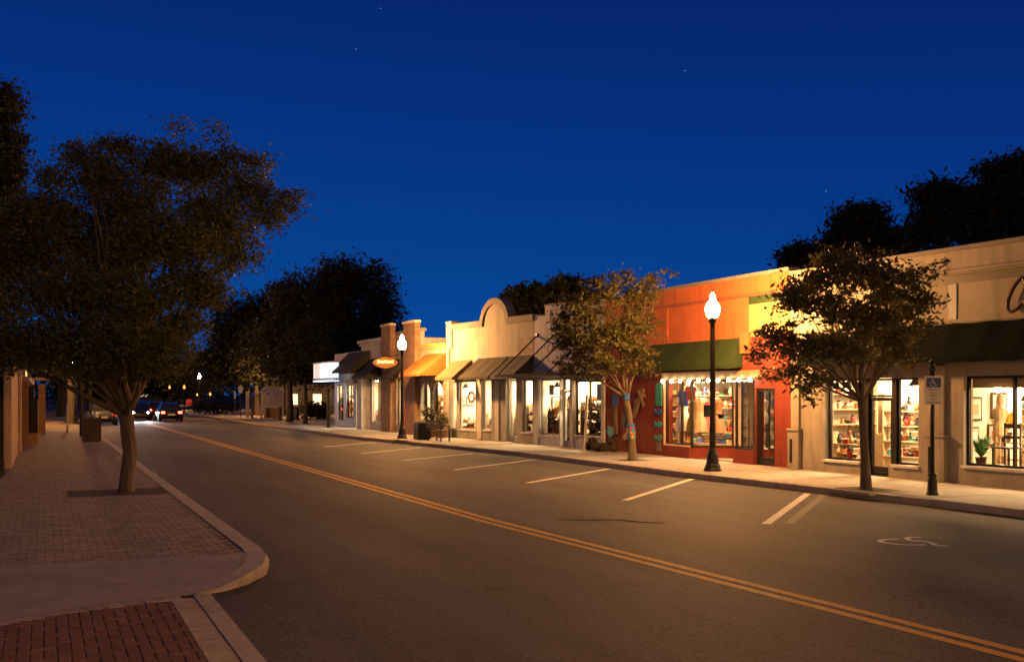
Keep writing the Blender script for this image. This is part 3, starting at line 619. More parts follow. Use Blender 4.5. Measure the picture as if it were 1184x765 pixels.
for ya, yb in ((23.22,23.66), (18.42,18.97)):
    b = MB(); b.box(-.13,-.002,ya,yb,.15,1.16); b.box(-.16,-.002,ya-.02,min(yb+.02,23.67),1.162,1.23); b.box(-.07,-.002,ya+.06,yb-.06,1.232,2.78); p = b.build('pilaster', CREAM, tA, fac=True, bevel=.012)
    b = MB(); b.box(-.136,-.131,yb-.20,yb-.10,.32,.95); b.build('slot', DARKM, p, fac=True)
window(tA, 13.2, 18.0, .57, 2.54, .1, mull=(15.6,16.79), fw=.055, sill=TRIMW)
window(tA, 8.2, 12.2, .57, 2.54, .1, mull=(10.2,), fw=.055, sill=TRIMW)
b = MB(); b.box(.2,.215,13.26,17.94,2.28,2.5); b.build('roller_blind', mat('blind', (.45,.35,.22), .9), tA, fac=True)
window(tA, 21.16, 22.38, .47, 2.53, .14, fw=.05, sill=TRIMW); window(tA, 19.28, 20.06, .47, 2.53, .14, fw=.05, sill=TRIMW)
b = MB(); b.box(.1,.24,20.062,20.2,.15,2.53); b.box(.1,.24,20.98,21.158,.15,2.53); b.build('door_frame', DARKM, tA, fac=True)
door(tA, 20.21, 20.97, .16, 2.06, .16); window(tA, 20.21, 20.97, 2.07, 2.52, .16, fw=.05, name='transom')
# script letters on the fascia
LET = mat('letter_bronze', (.045, .025, .015), .45, .3, var=.1)
tS = thing('shop_sign', 'dark brown script letters raised on the cream fascia at the right edge', 'sign', (bendx(FAC,15.8)-.1,15.8,4.1))
def script(name, pts, r=.05):
    q = smooth2([(y,z) for y, z in pts], 8); b = MB(); b.tube([(-.10,p.x,p.y) for p in q], r, 8); b.build(name, LET, tS, fac=True, smooth=True)
script('letter', [(16.33,4.22),(16.30,4.33),(16.34,4.47),(16.43,4.55),(16.61,4.40),(16.75,4.14),(16.77,3.95),(16.67,3.88),(16.51,3.95),(16.33,4.14),(16.15,4.34)], .042)
script('letter', [(16.11,4.25),(16.21,4.28),(16.33,4.16),(16.35,4.04),(16.25,3.97),(16.1,4.02),(15.99,4.14),(15.97,4.22),(15.99,4.05),(15.91,3.97),(15.77,4.06)], .042)

# --- red and orange shop
B0, B1 = 23.69, 34.1
tB = thing('shop_building', 'red shop with an orange upper wall, green awning and a string of bulbs', 'building', (FAC,29,.1))
hB = [(24.36,25.22,.1,2.30), (25.26,26.26,.54,2.58), (26.26,28.55,.1,2.58), (28.55,30.05,.50,2.58)]
shell(tB, B0, B1, 4.5, holes=hB, ztop=3.76, front=REDW, rooms=[(23.95,33.8)], ceil=3.0, room=6.0)
b = MB(); b.box(0,.28,25.552,B1-.005,3.762,4.90); b.box(0,.28,B0+.005,B1-.005,4.99,5.46); b.build('upper_wall', ORAN, tB, fac=True)
b = MB(); b.box(0,.28,B0+.005,25.55,3.762,4.68); b.build('corner_panel', YELW, tB, fac=True)
b = MB(); b.box(-.01,.28,B0+.005,25.55,4.682,4.90); b.build('green_strip', GREEN, tB, fac=True)
b = MB(); b.box(-.05,.28,B0+.005,B1-.005,4.902,4.988); b.build('ledge', mat('ledge_red', (.22,.06,.03), .8), tB, fac=True)
b = MB(); b.box(-.07,.3,B0+.002,B1-.004,5.462,5.56); b.build('coping', GREY, tB, fac=True, bevel=.01)
b = MB(); b.box(-.03,-.001,29.88,29.96,3.8,4.9); b.build('batten', ORAN, tB, fac=True)
awning(tB, 25.84, 30.9, 3.76, 3.0, .45, GREEN, drop=.14)
b = MB(); b.box(-.12,-.001,25.45,25.82,3.3,3.9); b.build('awning_bracket', mat('bracket_red', (.45,.11,.04), .85), tB, fac=True)
b = MB(); b.box(-.03,-.001,25.0,30.25,2.60,2.82); b.build('header_board', WOOD, tB, fac=True)
b = MB(); b.box(-.035,.02,28.6,30.13,.502,.54); b.box(-.035,.02,30.052,30.13,.542,2.598); b.build('window_trim', mat('cream_trim', (.65,.52,.33), .7), tB, fac=True)
window(tB, 28.56, 30.05, .542, 2.58, .03, mull=(29.15,), fw=.05)
b = MB(); b.box(-.06,-.001,28.56,30.05,.15,.498); b.prism([(0,28.548),(1.7,27.6),(1.75,27.66),(.05,28.62)], 'z', .15, .5); b.build('plinth', REDW, tB, fac=True)
# slanted show window into the doorway
o = None; b = MB()
for f in (0., .33, .66, 1.): b.box(.02+1.66*f-.025, .02+1.66*f+.025, 28.55-.94*f-.025, 28.55-.94*f+.025, .50, 2.58)
b.slab((.0,28.57,.50),(1.7,27.62,.50),(1.7,27.62,.55),(.0,28.57,.55),.05); b.slab((.0,28.57,2.53),(1.7,27.62,2.53),(1.7,27.62,2.58),(.0,28.57,2.58),.05)
o = b.build('window', DARKM, tB, fac=True); MB().quad((.02,28.55,.53),(1.68,27.61,.53),(1.68,27.61,2.55),(.02,28.55,2.55)).build('pane', GLASS, o, fac=True)
b = MB(); b.box(1.66,1.75,26.3,26.42,.15,2.58); b.box(1.66,1.75,27.48,27.6,.15,2.58); b.box(1.66,1.75,26.42,27.48,2.3,2.36); b.build('door_frame', DARKM, tB, fac=True)
door(tB, 26.43, 26.95, .16, 2.29, 1.67); door(tB, 26.955, 27.475, .16, 2.29, 1.67); window(tB, 26.43, 27.475, 2.362, 2.58, 1.67, fw=.04, name='transom')
b = MB(); b.box(-.06,-.001,25.25,26.25,.15,.535); b.box(.285,1.64,26.27,26.33,.15,.53); b.build('plinth', REDW, tB, fac=True)
window(tB, 25.26, 26.255, .54, 2.58, .03, fw=.05)
b = MB(); b.box(.28,.32,26.27,26.32,.53,2.58); b.box(1.6,1.64,26.27,26.32,.53,2.58); b.box(.28,1.64,26.27,26.32,.49,.53); b.box(.28,1.64,26.27,26.32,2.54,2.583); o = b.build('window', DARKM, tB, fac=True); MB().quad((.32,26.295,.53),(1.6,26.295,.53),(1.6,26.295,2.58),(.32,26.295,2.58)).build('pane', GLASS, o, fac=True)
door(tB, 24.37, 25.21, .16, 2.29, .03)
b = MB(); b.box(.285,1.655,26.35,28.9,2.585,2.62); b.build('porch_ceiling', PLAST, tB, fac=True)
b = MB(); b.box(.285,1.7,26.34,27.6,.1,.158); b.build('doorstep', CONC, tB, fac=True)

# --- white shop with the suspended canopy
C0, C1 = 34.12, 39.12
tC = thing('shop_building', 'white shop with a stepped parapet and a thin canopy on slanting black rods', 'building', (bendx(FAC,36.5),36.5,.1))
hC = [(34.35,36.2,.62,2.64), (36.45,37.17,.1,2.72), (37.24,38.72,.54,2.72)]
shell(tC, C0, C1, 4.5, holes=hC, ztop=5.2, dfront=.19, front=LAV, rooms=[(34.4,38.85)], ceil=3.05)
b = MB(); b.box(0,.28,C0+.005,38.30,5.202,5.57); b.build('stepped_parapet', LAV, tC, fac=True)
b = MB(); b.box(-.03,.31,C0+.002,38.33,5.572,5.63); b.box(-.03,.31,38.335,C1-.005,5.202,5.25); b.build('coping', GREY, tC, fac=True)
b = MB(); b.box(-.02,-.001,34.6,37.9,5.36,5.40); b.box(-.02,-.001,37.86,37.9,4.5,5.358); b.build('trim_line', DARKM, tC, fac=True)
b = MB(); b.box(2.5,6.5,34.8,39.0,4.81,5.95); b.build('roof_house', mat('dark_siding', (.07,.065,.075), .9), tC, fac=True)
b = MB(); b.box(-.014,-.001,34.5,39.1,2.96,3.66); b.build('painted_panel', BLUEP, tC, fac=True)
cn = MB(); cn.box(-1.75,-.002,34.3,39.08,2.80,2.90); cn = cn.build('canopy', CHAR, tC, fac=True, bevel=.01)
for y, z in ((38.9,4.45), (37.55,4.45), (36.6,4.3), (35.2,4.3)):
    b = MB(); b.tube([(-.01,y,z), (-1.68,y,2.89)], .028, 6); b.box(-.05,-.001,y-.06,y+.06,z-.08,z+.08); b.build('rod', DARKM, cn, fac=True)
window(tC, 34.35, 36.2, .62, 2.64, .1, mull=(35.3,), fw=.06, sill=TRIMW); door(tC, 36.46, 37.16, .16, 2.28, .16, m=TRIMW); window(tC, 36.46, 37.16, 2.29, 2.72, .16, fw=.045, name='transom', m=DARKM); window(tC, 37.24, 38.72, .54, 2.72, .1, fw=.06, m=TRIMW, sill=TRIMW)
for ya, yb in ((C0+.01,34.33),(36.22,36.43),(38.76,39.1)): MB().box(-.05,-.001,ya,yb,.15,2.78).build('pilaster', TRIMW, tC, fac=True, bevel=.01)

# --- buff shop with the arched parapet
D0, D1 = 39.13, 47.0
tD = thing('shop_building', 'buff shop with a rounded arch in its parapet and three sloping awnings', 'building', (bendx(FAC,43),43,.1))
hD = [(39.28,40.08,.6,2.70), (40.6,41.48,.1,2.76), (42.76,43.58,.6,2.76), (44.22,45.86,.56,2.72), (46.1,46.65,.6,2.7)]
shell(tD, D0, D1, 4.4, holes=hD, ztop=5.05, dfront=.19, front=CREAM2, rooms=[(39.4,41.9), (42.0,46.76)], ceil=3.05, room=4.5)
yc, zc, ra, rb = 42.41, 4.98, 1.05, .90
arch = [(yc+ra*math.cos(a), zc+.07+rb*math.sin(a)) for a in [math.pi*i/16 for i in range(17)]]
b = MB(); b.prism(arch, 'x', 0, .28); b.build('arched_gable', CREAM2, tD, fac=True)
b = MB()
for i in range(16):
    a0, a1 = math.pi*i/16, math.pi*(i+1)/16; o_ = lambda a, e: (yc+(ra+e)*math.cos(a), zc+.07+(rb+e)*math.sin(a))
    p = [o_(a0,.003), o_(a0,.27), o_(a1,.27), o_(a1,.003)]; b.prism(p, 'x', -.08, .31)
b.box(-.08,.31,D0+.006,41.09,5.052,5.32); b.box(-.08,.31,43.73,46.44,5.052,5.32); b.build('coping', GREY, tD, fac=True)
b = MB(); b.box(-.09,.29,46.45,46.99,4.2,5.38); b.box(-.12,.32,46.42,46.995,5.382,5.46); b.box(-.09,-.001,46.7,46.99,.15,4.198); b.build('end_pier', CREAM2, tD, fac=True)
b = MB(); b.box(-.012,-.001,D0+.01,40.5,3.70,4.42); b.build('bare_brick_patch', PBRK, tD, fac=True)
awning(tD, 44.55, 46.3, 3.66, 2.86, .95, BRSH, drop=.12); awning(tD, 41.2, 43.9, 3.70, 2.86, .95, CHAR, drop=.12); awning(tD, 39.2, 41.05, 3.70, 2.86, .95, DARKS, drop=.12)
for y0, y1, z0, z1 in ((39.28,40.08,.6,2.70), (42.76,43.58,.6,2.76), (44.22,45.86,.56,2.72), (46.1,46.65,.6,2.7)): window(tD, y0, y1, z0, z1, .1, fw=.045, m=TRIMW, sill=TRIMW)
door(tD, 40.61, 41.47, .16, 2.75, .2, m=TRIMW)
for ya, yb in ((42.0,42.35),(43.6,44.0)): MB().box(-.05,-.001,ya,yb,.15,2.72).build('pilaster', TRIMW, tD, fac=True, bevel=.01)

# --- small shop with the orange awning
E0, E1 = 47.01, 50.0
tE = thing('shop_building', 'low shop with arched stone openings under a bright orange awning', 'building', (bendx(FAC,48.5),48.5,.1))
hE = [(47.35,48.45,.5,2.75), (48.75,49.8,.15,2.75)]
shell(tE, E0, E1, 4.0, holes=hE, ztop=4.26, dfront=.19, front=CREAM2, ceil=3.05, room=4.5)
b = MB(); b.box(-.12,.3,E0+.004,E1-.004,4.262,4.38); b.box(-.18,.32,E0+.004,E1-.004,4.382,4.52); b.build('cornice', YELW, tE, fac=True, bevel=.015)
awning(tE, 47.1, 49.4, 4.05, 3.05, 1.35, ORTI, drop=.08)
b = MB(); wall(b, -.09, -.002, E0+.02, E1-.02, .15, 2.95, [(47.35,48.45,.5,2.70), (48.75,49.8,.15,2.70)]); 
for y0, y1 in ((47.35,48.45), (48.75,49.8)):
    ym = (y0+y1)/2; hw = (y1-y0)/2
    for sg in (-1, 1):
        p = [(ym+sg*hw,2.70)] + [(ym+sg*hw*math.cos(a), 2.1+.6*math.sin(a)) for a in [math.pi/2*i/8 for i in range(9)]]
        b.prism(p, 'x', -.088, -.01)
b.build('stone_arcade', STONE, tE, fac=True)
window(tE, 47.35, 48.45, .5, 2.75, .1, fw=.045); door(tE, 48.76, 49.79, .16, 2.74, .15)

# --- brick piered shop
F0, F1 = 50.02, 55.85
tF = thing('shop_building', 'shop with two tall brown brick piers and a narrow recessed front', 'building', (bendx(FAC,53),53,.1))
hF = [(52.15,53.0,.15,2.9), (53.1,54.0,.55,2.9)]
shell(tF, F0, F1, 4.6, holes=hF, ztop=5.2, dfront=.19, front=CREAM2, ceil=3.05, room=4.5)
b = MB(); b.box(-.04,.3,F0+.004,F1-.004,5.202,5.36); b.build('coping', GREY, tF, fac=True)
for y0, y1, zt in ((50.1,51.95,5.62), (54.15,55.8,5.70)):
    b = MB(); b.box(-.28,-.002,y0,y1,.15,zt); p = b.build('brick_pier', BRK, tF, fac=True)
    b = MB(); b.box(-.34,.02,y0-.05,min(y1+.05,55.84),zt+.002,zt+.12); b.build('cap', TRIMW, p, fac=True)
b = MB(); b.box(-.30,-.282,51.6,51.95,.2,2.0); b.build('red_panel', mat('red_enamel', (.35,.02,.015), .5), tF, fac=True)
awning(tF, 52.0, 54.1, 3.95, 3.0, .8, CHAR, drop=.1, sides=False)
door(tF, 52.16, 52.99, .16, 2.89, .15); window(tF, 53.1, 54.0, .55, 2.9, .1, fw=.045)

# --- farthest shop
G0, G1 = 55.86, 67.0
tG = thing('shop_building', 'farthest shop, white with a moulded cornice and a big dark hipped awning', 'building', (bendx(FAC,61),61,.1))
hG = [(56.0,57.1,.6,2.95), (57.3,58.5,.6,2.95), (60.4,61.9,.15,2.6), (62.6,64.2,.7,2.7), (64.8,66.3,.5,2.7)]
shell(tG, G0, G1, 4.2, holes=hG, ztop=4.62, dfront=.19, front=LAV, ceil=3.05, room=4.5)
b = MB(); b.box(-.05,.3,G0+.01,60.6,4.622,4.85); b.box(-.14,.32,G0+.01,60.7,4.852,5.0); b.box(-.25,.34,G0+.01,60.8,5.002,5.18); b.build('cornice', TRIMW, tG, fac=True, bevel=.01)
awning(tG, 58.9, 63.5, 4.6, 3.45, 1.2, CHAR, drop=.12); awning(tG, 55.95, 58.85, 4.1, 3.05, 1.1, CHAR, drop=.1)
b = MB(); b.box(-.5,-.002,58.95,59.9,.15,3.4); b.box(-.7,-.002,59.95,62.0,2.72,3.4); b.build('porch_front', LAV, tG, fac=True)
b = MB(); b.box(-.72,-.705,60.2,61.4,2.86,3.3); b.build('vent', DARKM, tG, fac=True)
window(tG, 56.0, 57.1, .6, 2.95, .1, fw=.05, m=TRIMW); window(tG, 57.3, 58.5, .6, 2.95, .1, fw=.05, m=TRIMW); door(tG, 60.41, 61.89, .16, 2.59, .2); window(tG, 62.6, 64.2, .7, 2.7, .1, fw=.05, mull=(63.4,)); window(tG, 64.8, 66.3, .5, 2.7, .1, fw=.05, mull=(65.5,))

# ------------------------------------------------------------------ shop lights and goods
for d, y, s, lab in ((2.6,10,150,'ceiling panel light deep inside the cream shop, off past the picture edge'), (1.6,15.6,150,'ceiling panel light over the big window of the cream shop'), (3.4,19,150,'ceiling panel light over the middle of the cream shop floor'), (1.8,21.6,170,'ceiling panel light just inside the cream shop entrance'), (4.4,22.3,150,'ceiling panel light at the back corner of the cream shop'),
                     (3.6,27,200,'ceiling panel light behind the glazed entrance of the red shop'), (1.6,31.5,180,'ceiling panel light over the far display of the red shop'), (1.2,29.6,120,'ceiling panel light in the show window of the red shop'),
                     (1.3,35.4,170,'ceiling panel light in the right window of the white shop'), (1.6,37.9,190,'ceiling panel light in the left window of the white shop'),
                     (1.2,40.9,190,'ceiling panel light inside the bright doorway of the arched shop'), (1.2,43.3,165,'ceiling panel light behind the narrow window of the arched shop'), (1.1,45.3,175,'ceiling panel light behind the wide window of the arched shop'),
                     (1.2,48.6,190,'ceiling panel light inside the orange awning shop'), (1.2,53.2,175,'ceiling panel light inside the brick piered shop'), (1.2,57.3,190,'ceiling panel light inside the white windows of the farthest shop'), (1.2,61.5,240,'ceiling panel light behind the dark door of the farthest shop'), (1.2,64.6,300,'ceiling panel light at the far end of the farthest shop')):
    panel_light(lab, d, y, s=float(s)*(2.4 if y < 24 else 2.1 if y < 39 else 1.35))

panel_light('added ceiling panel light that brightens the red shop porch', 1.0, 27.4, .25, .9, 120., z=2.575)  # extra light, added to brighten the recessed entrance
PAL = {'red': (.45,.04,.03), 'teal': (.03,.28,.30), 'blue': (.04,.10,.42), 'white': (.72,.70,.66), 'brown': (.18,.09,.045), 'black': (.02,.02,.02), 'yellow': (.62,.40,.06), 'green': (.06,.17,.05), 'tan': (.42,.29,.17), 'rust': (.36,.13,.05), 'silver': (.5,.5,.5)}
GMESH = {}
def gm(c): return mat('goods_' + c, PAL[c], .55, var=.25, scale=14)
def goods_mesh(kind, c):
    if (kind, c) in GMESH: return GMESH[kind, c]
    b = MB(); ms = [gm(c), DWOOD, TRIMW]
    if kind == 'vase': b.lathe([(.035,0),(.06,.03),(.075,.1),(.05,.18),(.028,.22),(.04,.26),(.034,.26)], n=10)
    elif kind == 'jar': b.lathe([(.05,0),(.055,.01),(.055,.12),(.04,.15)], n=10); b.lathe([(.045,.15),(.045,.18),(.01,.19)], n=10, mi=1)
    elif kind == 'gift_box': b.box(-.09,.09,-.07,.07,0,.11); b.box(-.095,.095,-.075,.075,.111,.14, 2); b.box(-.012,.012,-.077,.077,.141,.146, 1)
    elif kind == 'basket': b.lathe([(.07,0),(.1,.1),(.105,.11),(.095,.11),(.07,.02)], n=12); b.tube([(-.1,0,.1),(-.07,0,.2),(0,0,.24),(.07,0,.2),(.1,0,.1)], .008, 5)
    elif kind == 'book_stack':
        for i in range(4): b.box(-.08+.01*(i%2),.08+.01*(i%2),-.06,.06-.008*i,i*.035,i*.035+.032, i%3)
    elif kind == 'bowl': b.lathe([(.03,0),(.08,.03),(.11,.07),(.1,.07),(.05,.02)], n=12)
    elif kind == 'figurine': b.lathe([(.05,0),(.05,.015),(.025,.03),(.045,.1),(.05,.14),(.02,.18),(.035,.21),(.035,.24),(.012,.27)], n=10)
    elif kind == 'hat': b.lathe([(.15,0),(.155,.01),(.08,.02),(.075,.09),(.05,.11)], n=14)
    elif kind == 'folded_shirts':
        for i in range(5): b.box(-.13,.13,-.1,.1,i*.035,i*.035+.031, i%3)
    elif kind == 'picture': b.box(-.012,.012,-.22,.22,0,.55,1); b.box(-.018,-.0125,-.18,.18,.05,.5,2); b.box(-.024,-.0185,-.1,.1,.14,.38,0)
    elif kind == 'hanging_dress': b.lathe([(.26,0),(.22,.25),(.13,.6),(.17,.85),(.1,.95),(.05,.98)], n=10); b.tube([(-.18,0,.93),(0,0,1.03),(.18,0,.93)], .008, 5, 1); b.tube([(0,0,1.02),(0,0,1.1),(.03,0,1.12)], .005, 5, 1)
    elif kind == 'shirt': b.box(-.03,.03,-.2,.2,0,.55); b.add([(0-.03,-.2,.55),(-.03,-.36,.3),(.03,-.36,.3),(.03,-.2,.55),(-.03,-.2,.38),(.03,-.2,.38)], [(0,1,4),(3,5,2),(0,3,2,1),(1,2,5,4)]); b.add([(-.03,.2,.55),(-.03,.36,.3),(.03,.36,.3),(.03,.2,.55),(-.03,.2,.38),(.03,.2,.38)], [(0,4,1),(3,2,5),(0,1,2,3),(1,4,5,2)]); b.tube([(0,0,.54),(0,0,.66)], .006, 5, 1)
    elif kind == 'mannequin': b.lathe([(.16,0),(.16,.02),(.02,.04),(.02,.7),(.15,.76),(.17,.95),(.12,1.12),(.17,1.3),(.18,1.4),(.06,1.48),(.05,1.53),(.075,1.58),(.09,1.66),(.075,1.74),(.03,1.79)], n=12)
    elif kind == 'potted_plant':
        b.lathe([(.09,0),(.13,.2),(.135,.22),(.1,.2)], n=12, mi=1); g = random.Random(5)
        for i in range(70):
            a = g.uniform(0,6.28); e = Vector((math.cos(a),math.sin(a),0))*g.uniform(.1,.3)+Vector((0,0,.3+g.uniform(0,.45))); s0 = Vector((0,0,.2)); n_ = Vector((-math.sin(a),math.cos(a),0))*.035; m_ = s0.lerp(e,.6)+Vector((0,0,.08)); b.quad(s0, m_-n_, e, m_+n_)
    elif kind == 'wreath':
        g = random.Random(3)
        for i in range(26):
            a = i/26*6.283; b.lathe([(.012,-.05),(.05,0),(.012,.05)], (g.uniform(-.02,.02), .16*math.cos(a), .16*math.sin(a)+.2), 6, i%2*0)
    elif kind == 'wall_clock': b.add([(t_, .16*math.cos(a), .2+.16*math.sin(a)) for t_ in (-.02,.02) for a in [i*math.pi/8 for i in range(16)]], [tuple(range(16)), tuple(range(16,32))[::-1]] + [(i,(i+1)%16,(i+1)%16+16,i+16) for i in range(16)]); b.add([(-.024, .12*math.cos(a), .2+.12*math.sin(a)) for a in [i*math.pi/8 for i in range(16)]], [tuple(range(16))], 2)
    me_o = b.build('_', ms); me = me_o.data; me.name = kind; ORG.pop(me_o.name, None); bpy.data.objects.remove(me_o); GMESH[kind, c] = me
    return me
def put(kind, c, d, y, z, label, group=None, rot=None, s=1., cat=None):
    o = bpy.data.objects.new(kind, goods_mesh(kind, c)); C.objects.link(o); o.location = (bendx(FAC,y)+d, y, z); o.rotation_euler.z = random.uniform(-.4,.4) if rot is None else rot; o.scale = (s,)*3
    return tag(o, label, cat or kind.replace('_',' '), group)
def shelf_unit(label, d0, d1, y0, y1, zs, m, top=None):
    """standing shelves: uprights and boards"""
    t = thing('shelf_unit', label, 'shelf', (bendx(FAC,(y0+y1)/2)+(d0+d1)/2, (y0+y1)/2, .167)); zt = top or zs[-1]+.4
    if y1-y0 >= d1-d0:
        for yy_ in (y0, y1-.04): MB().box(d0, d1, yy_, yy_+.04, .168, zt).build('upright', m, t, fac=True)
        for z in zs: MB().box(d0+.005, d1-.005, y0+.042, y1-.042, z-.03, z).build('shelf_board', m, t, fac=True)
    else:
        for dd_ in (d0, d1-.04): MB().box(dd_, dd_+.04, y0, y1, .168, zt).build('upright', m, t, fac=True)
        for z in zs: MB().box(d0+.042, d1-.042, y0+.005, y1-.005, z-.03, z).build('shelf_board', m, t, fac=True)
    return t
G = random.Random(17)
def stock(where, d0, d1, y0, y1, zs, kinds, cols, step=.26):
    for zi in zs:
        along_y = (y1-y0) > (d1-d0); a = (y0 if along_y else d0) + .14; e = (y1 if along_y else d1) - .1
        while a < e:
            k = G.choice(kinds); c = G.choice(cols); s = G.uniform(.85,1.35)
            if G.random() < .88:
                dd, yy_ = ((d0+d1)/2, a) if along_y else (a, (y0+y1)/2)
                put(k, c, dd, yy_, zi+.001, '%s %s %s' % (c, k.replace('_',' '), where), '%s %s goods %s' % (c, k.replace('_',' '), where), s=s)
            a += step * G.uniform(.8,1.3)
small = ['vase','jar','gift_box','basket','book_stack','bowl','figurine']
ZS = [.55,.95,1.35,1.75,2.15]
# cream shop: back wall seen through the big window and the entrance
for i, (ya, yb) in enumerate(((18.3,19.9), (20.9,22.5))):
    shelf_unit(('open oak shelves on the back wall of the cream shop, right of the pictures', 'open oak shelves filling the back left corner of the cream shop')[i], 5.55, 5.95, ya, yb, ZS[:4], PALEW)
    stock('on the back shelves of the cream shop', 5.55, 5.95, ya, yb, ZS[:4], small, ['white','tan','brown','rust','teal','red'], .3)
shelf_unit('tall oak shelves along the far end wall of the cream shop', .6, 2.3, 22.95, 23.34, ZS, PALEW)
stock('on the end shelves of the cream shop', .6, 2.3, 22.95, 23.34, ZS, small, ['white','tan','brown','rust','red','black'], .17)
shelf_unit('second run of oak shelves along the far end wall of the cream shop', 2.5, 4.6, 22.95, 23.34, ZS[:4], PALEW)
stock('on the second end shelves of the cream shop', 2.5, 4.6, 22.95, 23.34, ZS[:4], small, ['white','tan','brown','rust','black'], .18)
for d, y, z, c in ((5.93,17.6,1.3,'tan'), (5.93,16.9,1.55,'brown'), (5.93,20.4,1.4,'rust')): put('picture', c, d, y, z, {'tan': 'pale framed picture hanging right of the back shelves in the cream shop', 'brown': 'brown framed picture hanging highest on the cream shop back wall', 'rust': 'rust coloured framed picture hanging between the back shelves'}[c], rot=0, s=1.2)
put('wall_clock','black',5.92,20.4,2.2,'round black wall clock high on the cream shop back wall', rot=0)
for d, y, c, s, l_ in ((1.0,16.9,'black',.0,''),):
    pass
tch = thing('wooden_chair', 'dark wooden chair standing on display in the big window of the cream shop', 'chair', (bendx(FAC,17.65)+.9,17.65,.5))
MB().box(.3,1.7,13.3,18.6,.17,.5).build('x', PALEW, fac=True, loc=(bendx(FAC,15.6)+1,15.6,.17)); dp = bpy.data.objects['x']; dp.name = 'display_platform'; tag(dp, 'low pale wooden platform behind the big window of the cream shop', 'platform')
for a, c in ((.72,17.45),(.72,17.85),(1.08,17.45),(1.08,17.85)): MB().box(a-.02,a+.02,c-.02,c+.02,.502,.93).build('leg', DWOOD, tch, fac=True)
MB().box(.68,1.12,17.41,17.89,.932,.97).build('seat', DWOOD, tch, fac=True, bevel=.01)
b = MB(); b.box(1.06,1.10,17.43,17.47,.972,1.5); b.box(1.06,1.10,17.83,17.87,.972,1.5); b.box(1.065,1.095,17.47,17.83,1.38,1.48); b.box(1.065,1.095,17.47,17.83,1.15,1.21); b.build('backrest', DWOOD, tch, fac=True)
put('potted_plant','green',.8,18.25,.501,'leafy green pot plant left of the dark chair in the cream shop window'); put('potted_plant','brown',1.0,17.0,.501,'dry brown pot plant right of the dark chair in the cream shop window', s=1.1)
put('basket','tan',.6,18.5,.501,'tan wicker basket at the left end of the cream shop window', s=1.6); put('mannequin','tan',1.5,18.35,.501,'tan dress form at the left end of the cream shop window', s=.92); put('figurine','black',1.3,16.6,.501,'large black figurine at the right end of the cream shop window', s=2.2)
def lamp(label, d, y, z, s=1., col=WARM, e=14.):
    t = thing('table_lamp', label, 'lamp', (bendx(FAC,y)+d, y, z))
    MB().lathe([(.09*s,0),(.09*s,.02*s),(.02*s,.05*s),(.05*s,.15*s),(.02*s,.26*s)], (bendx(FAC,y)+d,y,z), 10).build('base', DWOOD, t)
    MB().lathe([(.18*s,.27*s),(.11*s,.5*s)], (bendx(FAC,y)+d,y,z), 14, cap=False).build('lamp_shade', mat('lit_shade', (.7,.6,.45), emit=e, ecol=col, var=0), t)
lamp('glowing table lamp in the right part of the cream shop window', 1.5, 17.3, .501, 1.7); lamp('glowing lamp on a stand at the cream shop entrance window', .8, 19.8, 1.35, 1.1)
st = thing('display_stand', 'slim dark display stand in the small window right of the cream shop door', 'stand', (bendx(FAC,19.7)+.8,19.7,.17))
MB().box(.6,1.0,19.5,20.0,1.3,1.349).build('stand_top', DWOOD, st, fac=True); MB().box(.76,.84,19.66,19.84,.2,1.3).build('column', DWOOD, st, fac=True); MB().box(.62,.98,19.55,19.95,.168,.2).build('foot', DWOOD, st, fac=True)
put('hat','black',.75,19.55,1.351,'black brimmed hat on the slim stand by the cream shop door', s=1.2)
for y, c, k, s, l_ in ((21.4,'tan','basket',1.5,'tan basket low in the window left of the cream shop door'), (21.8,'white','vase',1.9,'tall white vase in the window left of the cream shop door'), (22.15,'red','figurine',2.,'tall red figurine in the window left of the cream shop door')): put(k, c, .62, y, .168, l_, s=s)
tag(MB().box(.7,3.3,19.3,19.36,.17,2.45).build('display_partition', PLAST, fac=True, loc=(bendx(FAC,19.3)+2,19.3,.17)), 'white display partition hung with pictures inside the big window of the cream shop', 'partition')
def hang(label, d, z, s_, c):
    o = put('picture', c, d, 19.26, z, label, rot=R(90), s=s_); return o
hang('large framed picture at the upper left of the white partition', 1.72, 1.5, 1.05, 'tan'); hang('dark tall picture low at the left of the white partition', 1.12, .82, 1.0, 'black'); hang('wide dark picture at the upper right of the white partition', 2.5, 1.55, 1.15, 'brown'); hang('rust picture low at the right of the white partition', 2.35, .9, .95, 'rust'); hang('small white picture in the middle of the white partition', 1.7, .95, .75, 'white')
# red shop
for i, (d0, d1, y0, y1) in enumerate(((.5,2.6,33.35,33.75), (2.8,5.6,33.35,33.75), (5.55,5.95,28.0,30.4), (5.55,5.95,30.6,33.2))):
    shelf_unit(('dark shelves of goods on the far end wall near the red shop window', 'dark shelves of goods deep on the far end wall of the red shop', 'dark shelves of goods on the back wall behind the red shop doors', 'dark shelves of goods in the back left corner of the red shop')[i], d0, d1, y0, y1, ZS, WOOD)
    stock(('on the window end shelves of the red shop', 'on the deep end shelves of the red shop', 'on the back shelves behind the red shop doors', 'on the back corner shelves of the red shop')[i], d0, d1, y0, y1, ZS, small+['folded_shirts'], ['red','blue','white','yellow','brown','teal','rust','tan'], .2)
for i, (d, y, c) in enumerate(((.6,29.0,'tan'), (.75,29.5,'yellow'), (1.1,28.75,'rust'), (.6,29.95,'white'), (1.3,29.8,'red'))):
    put('hanging_dress', c, d, y, .95, '%s dress hanging in the show window of the red shop' % c, rot=1.2, s=1.1)
put('shirt','blue',.5,29.75,1.75,'light blue shirt hung high in the red shop show window', rot=.3, s=.9); put('shirt','red',.5,29.3,1.95,'red shirt hung high in the red shop show window', rot=.4, s=.8)
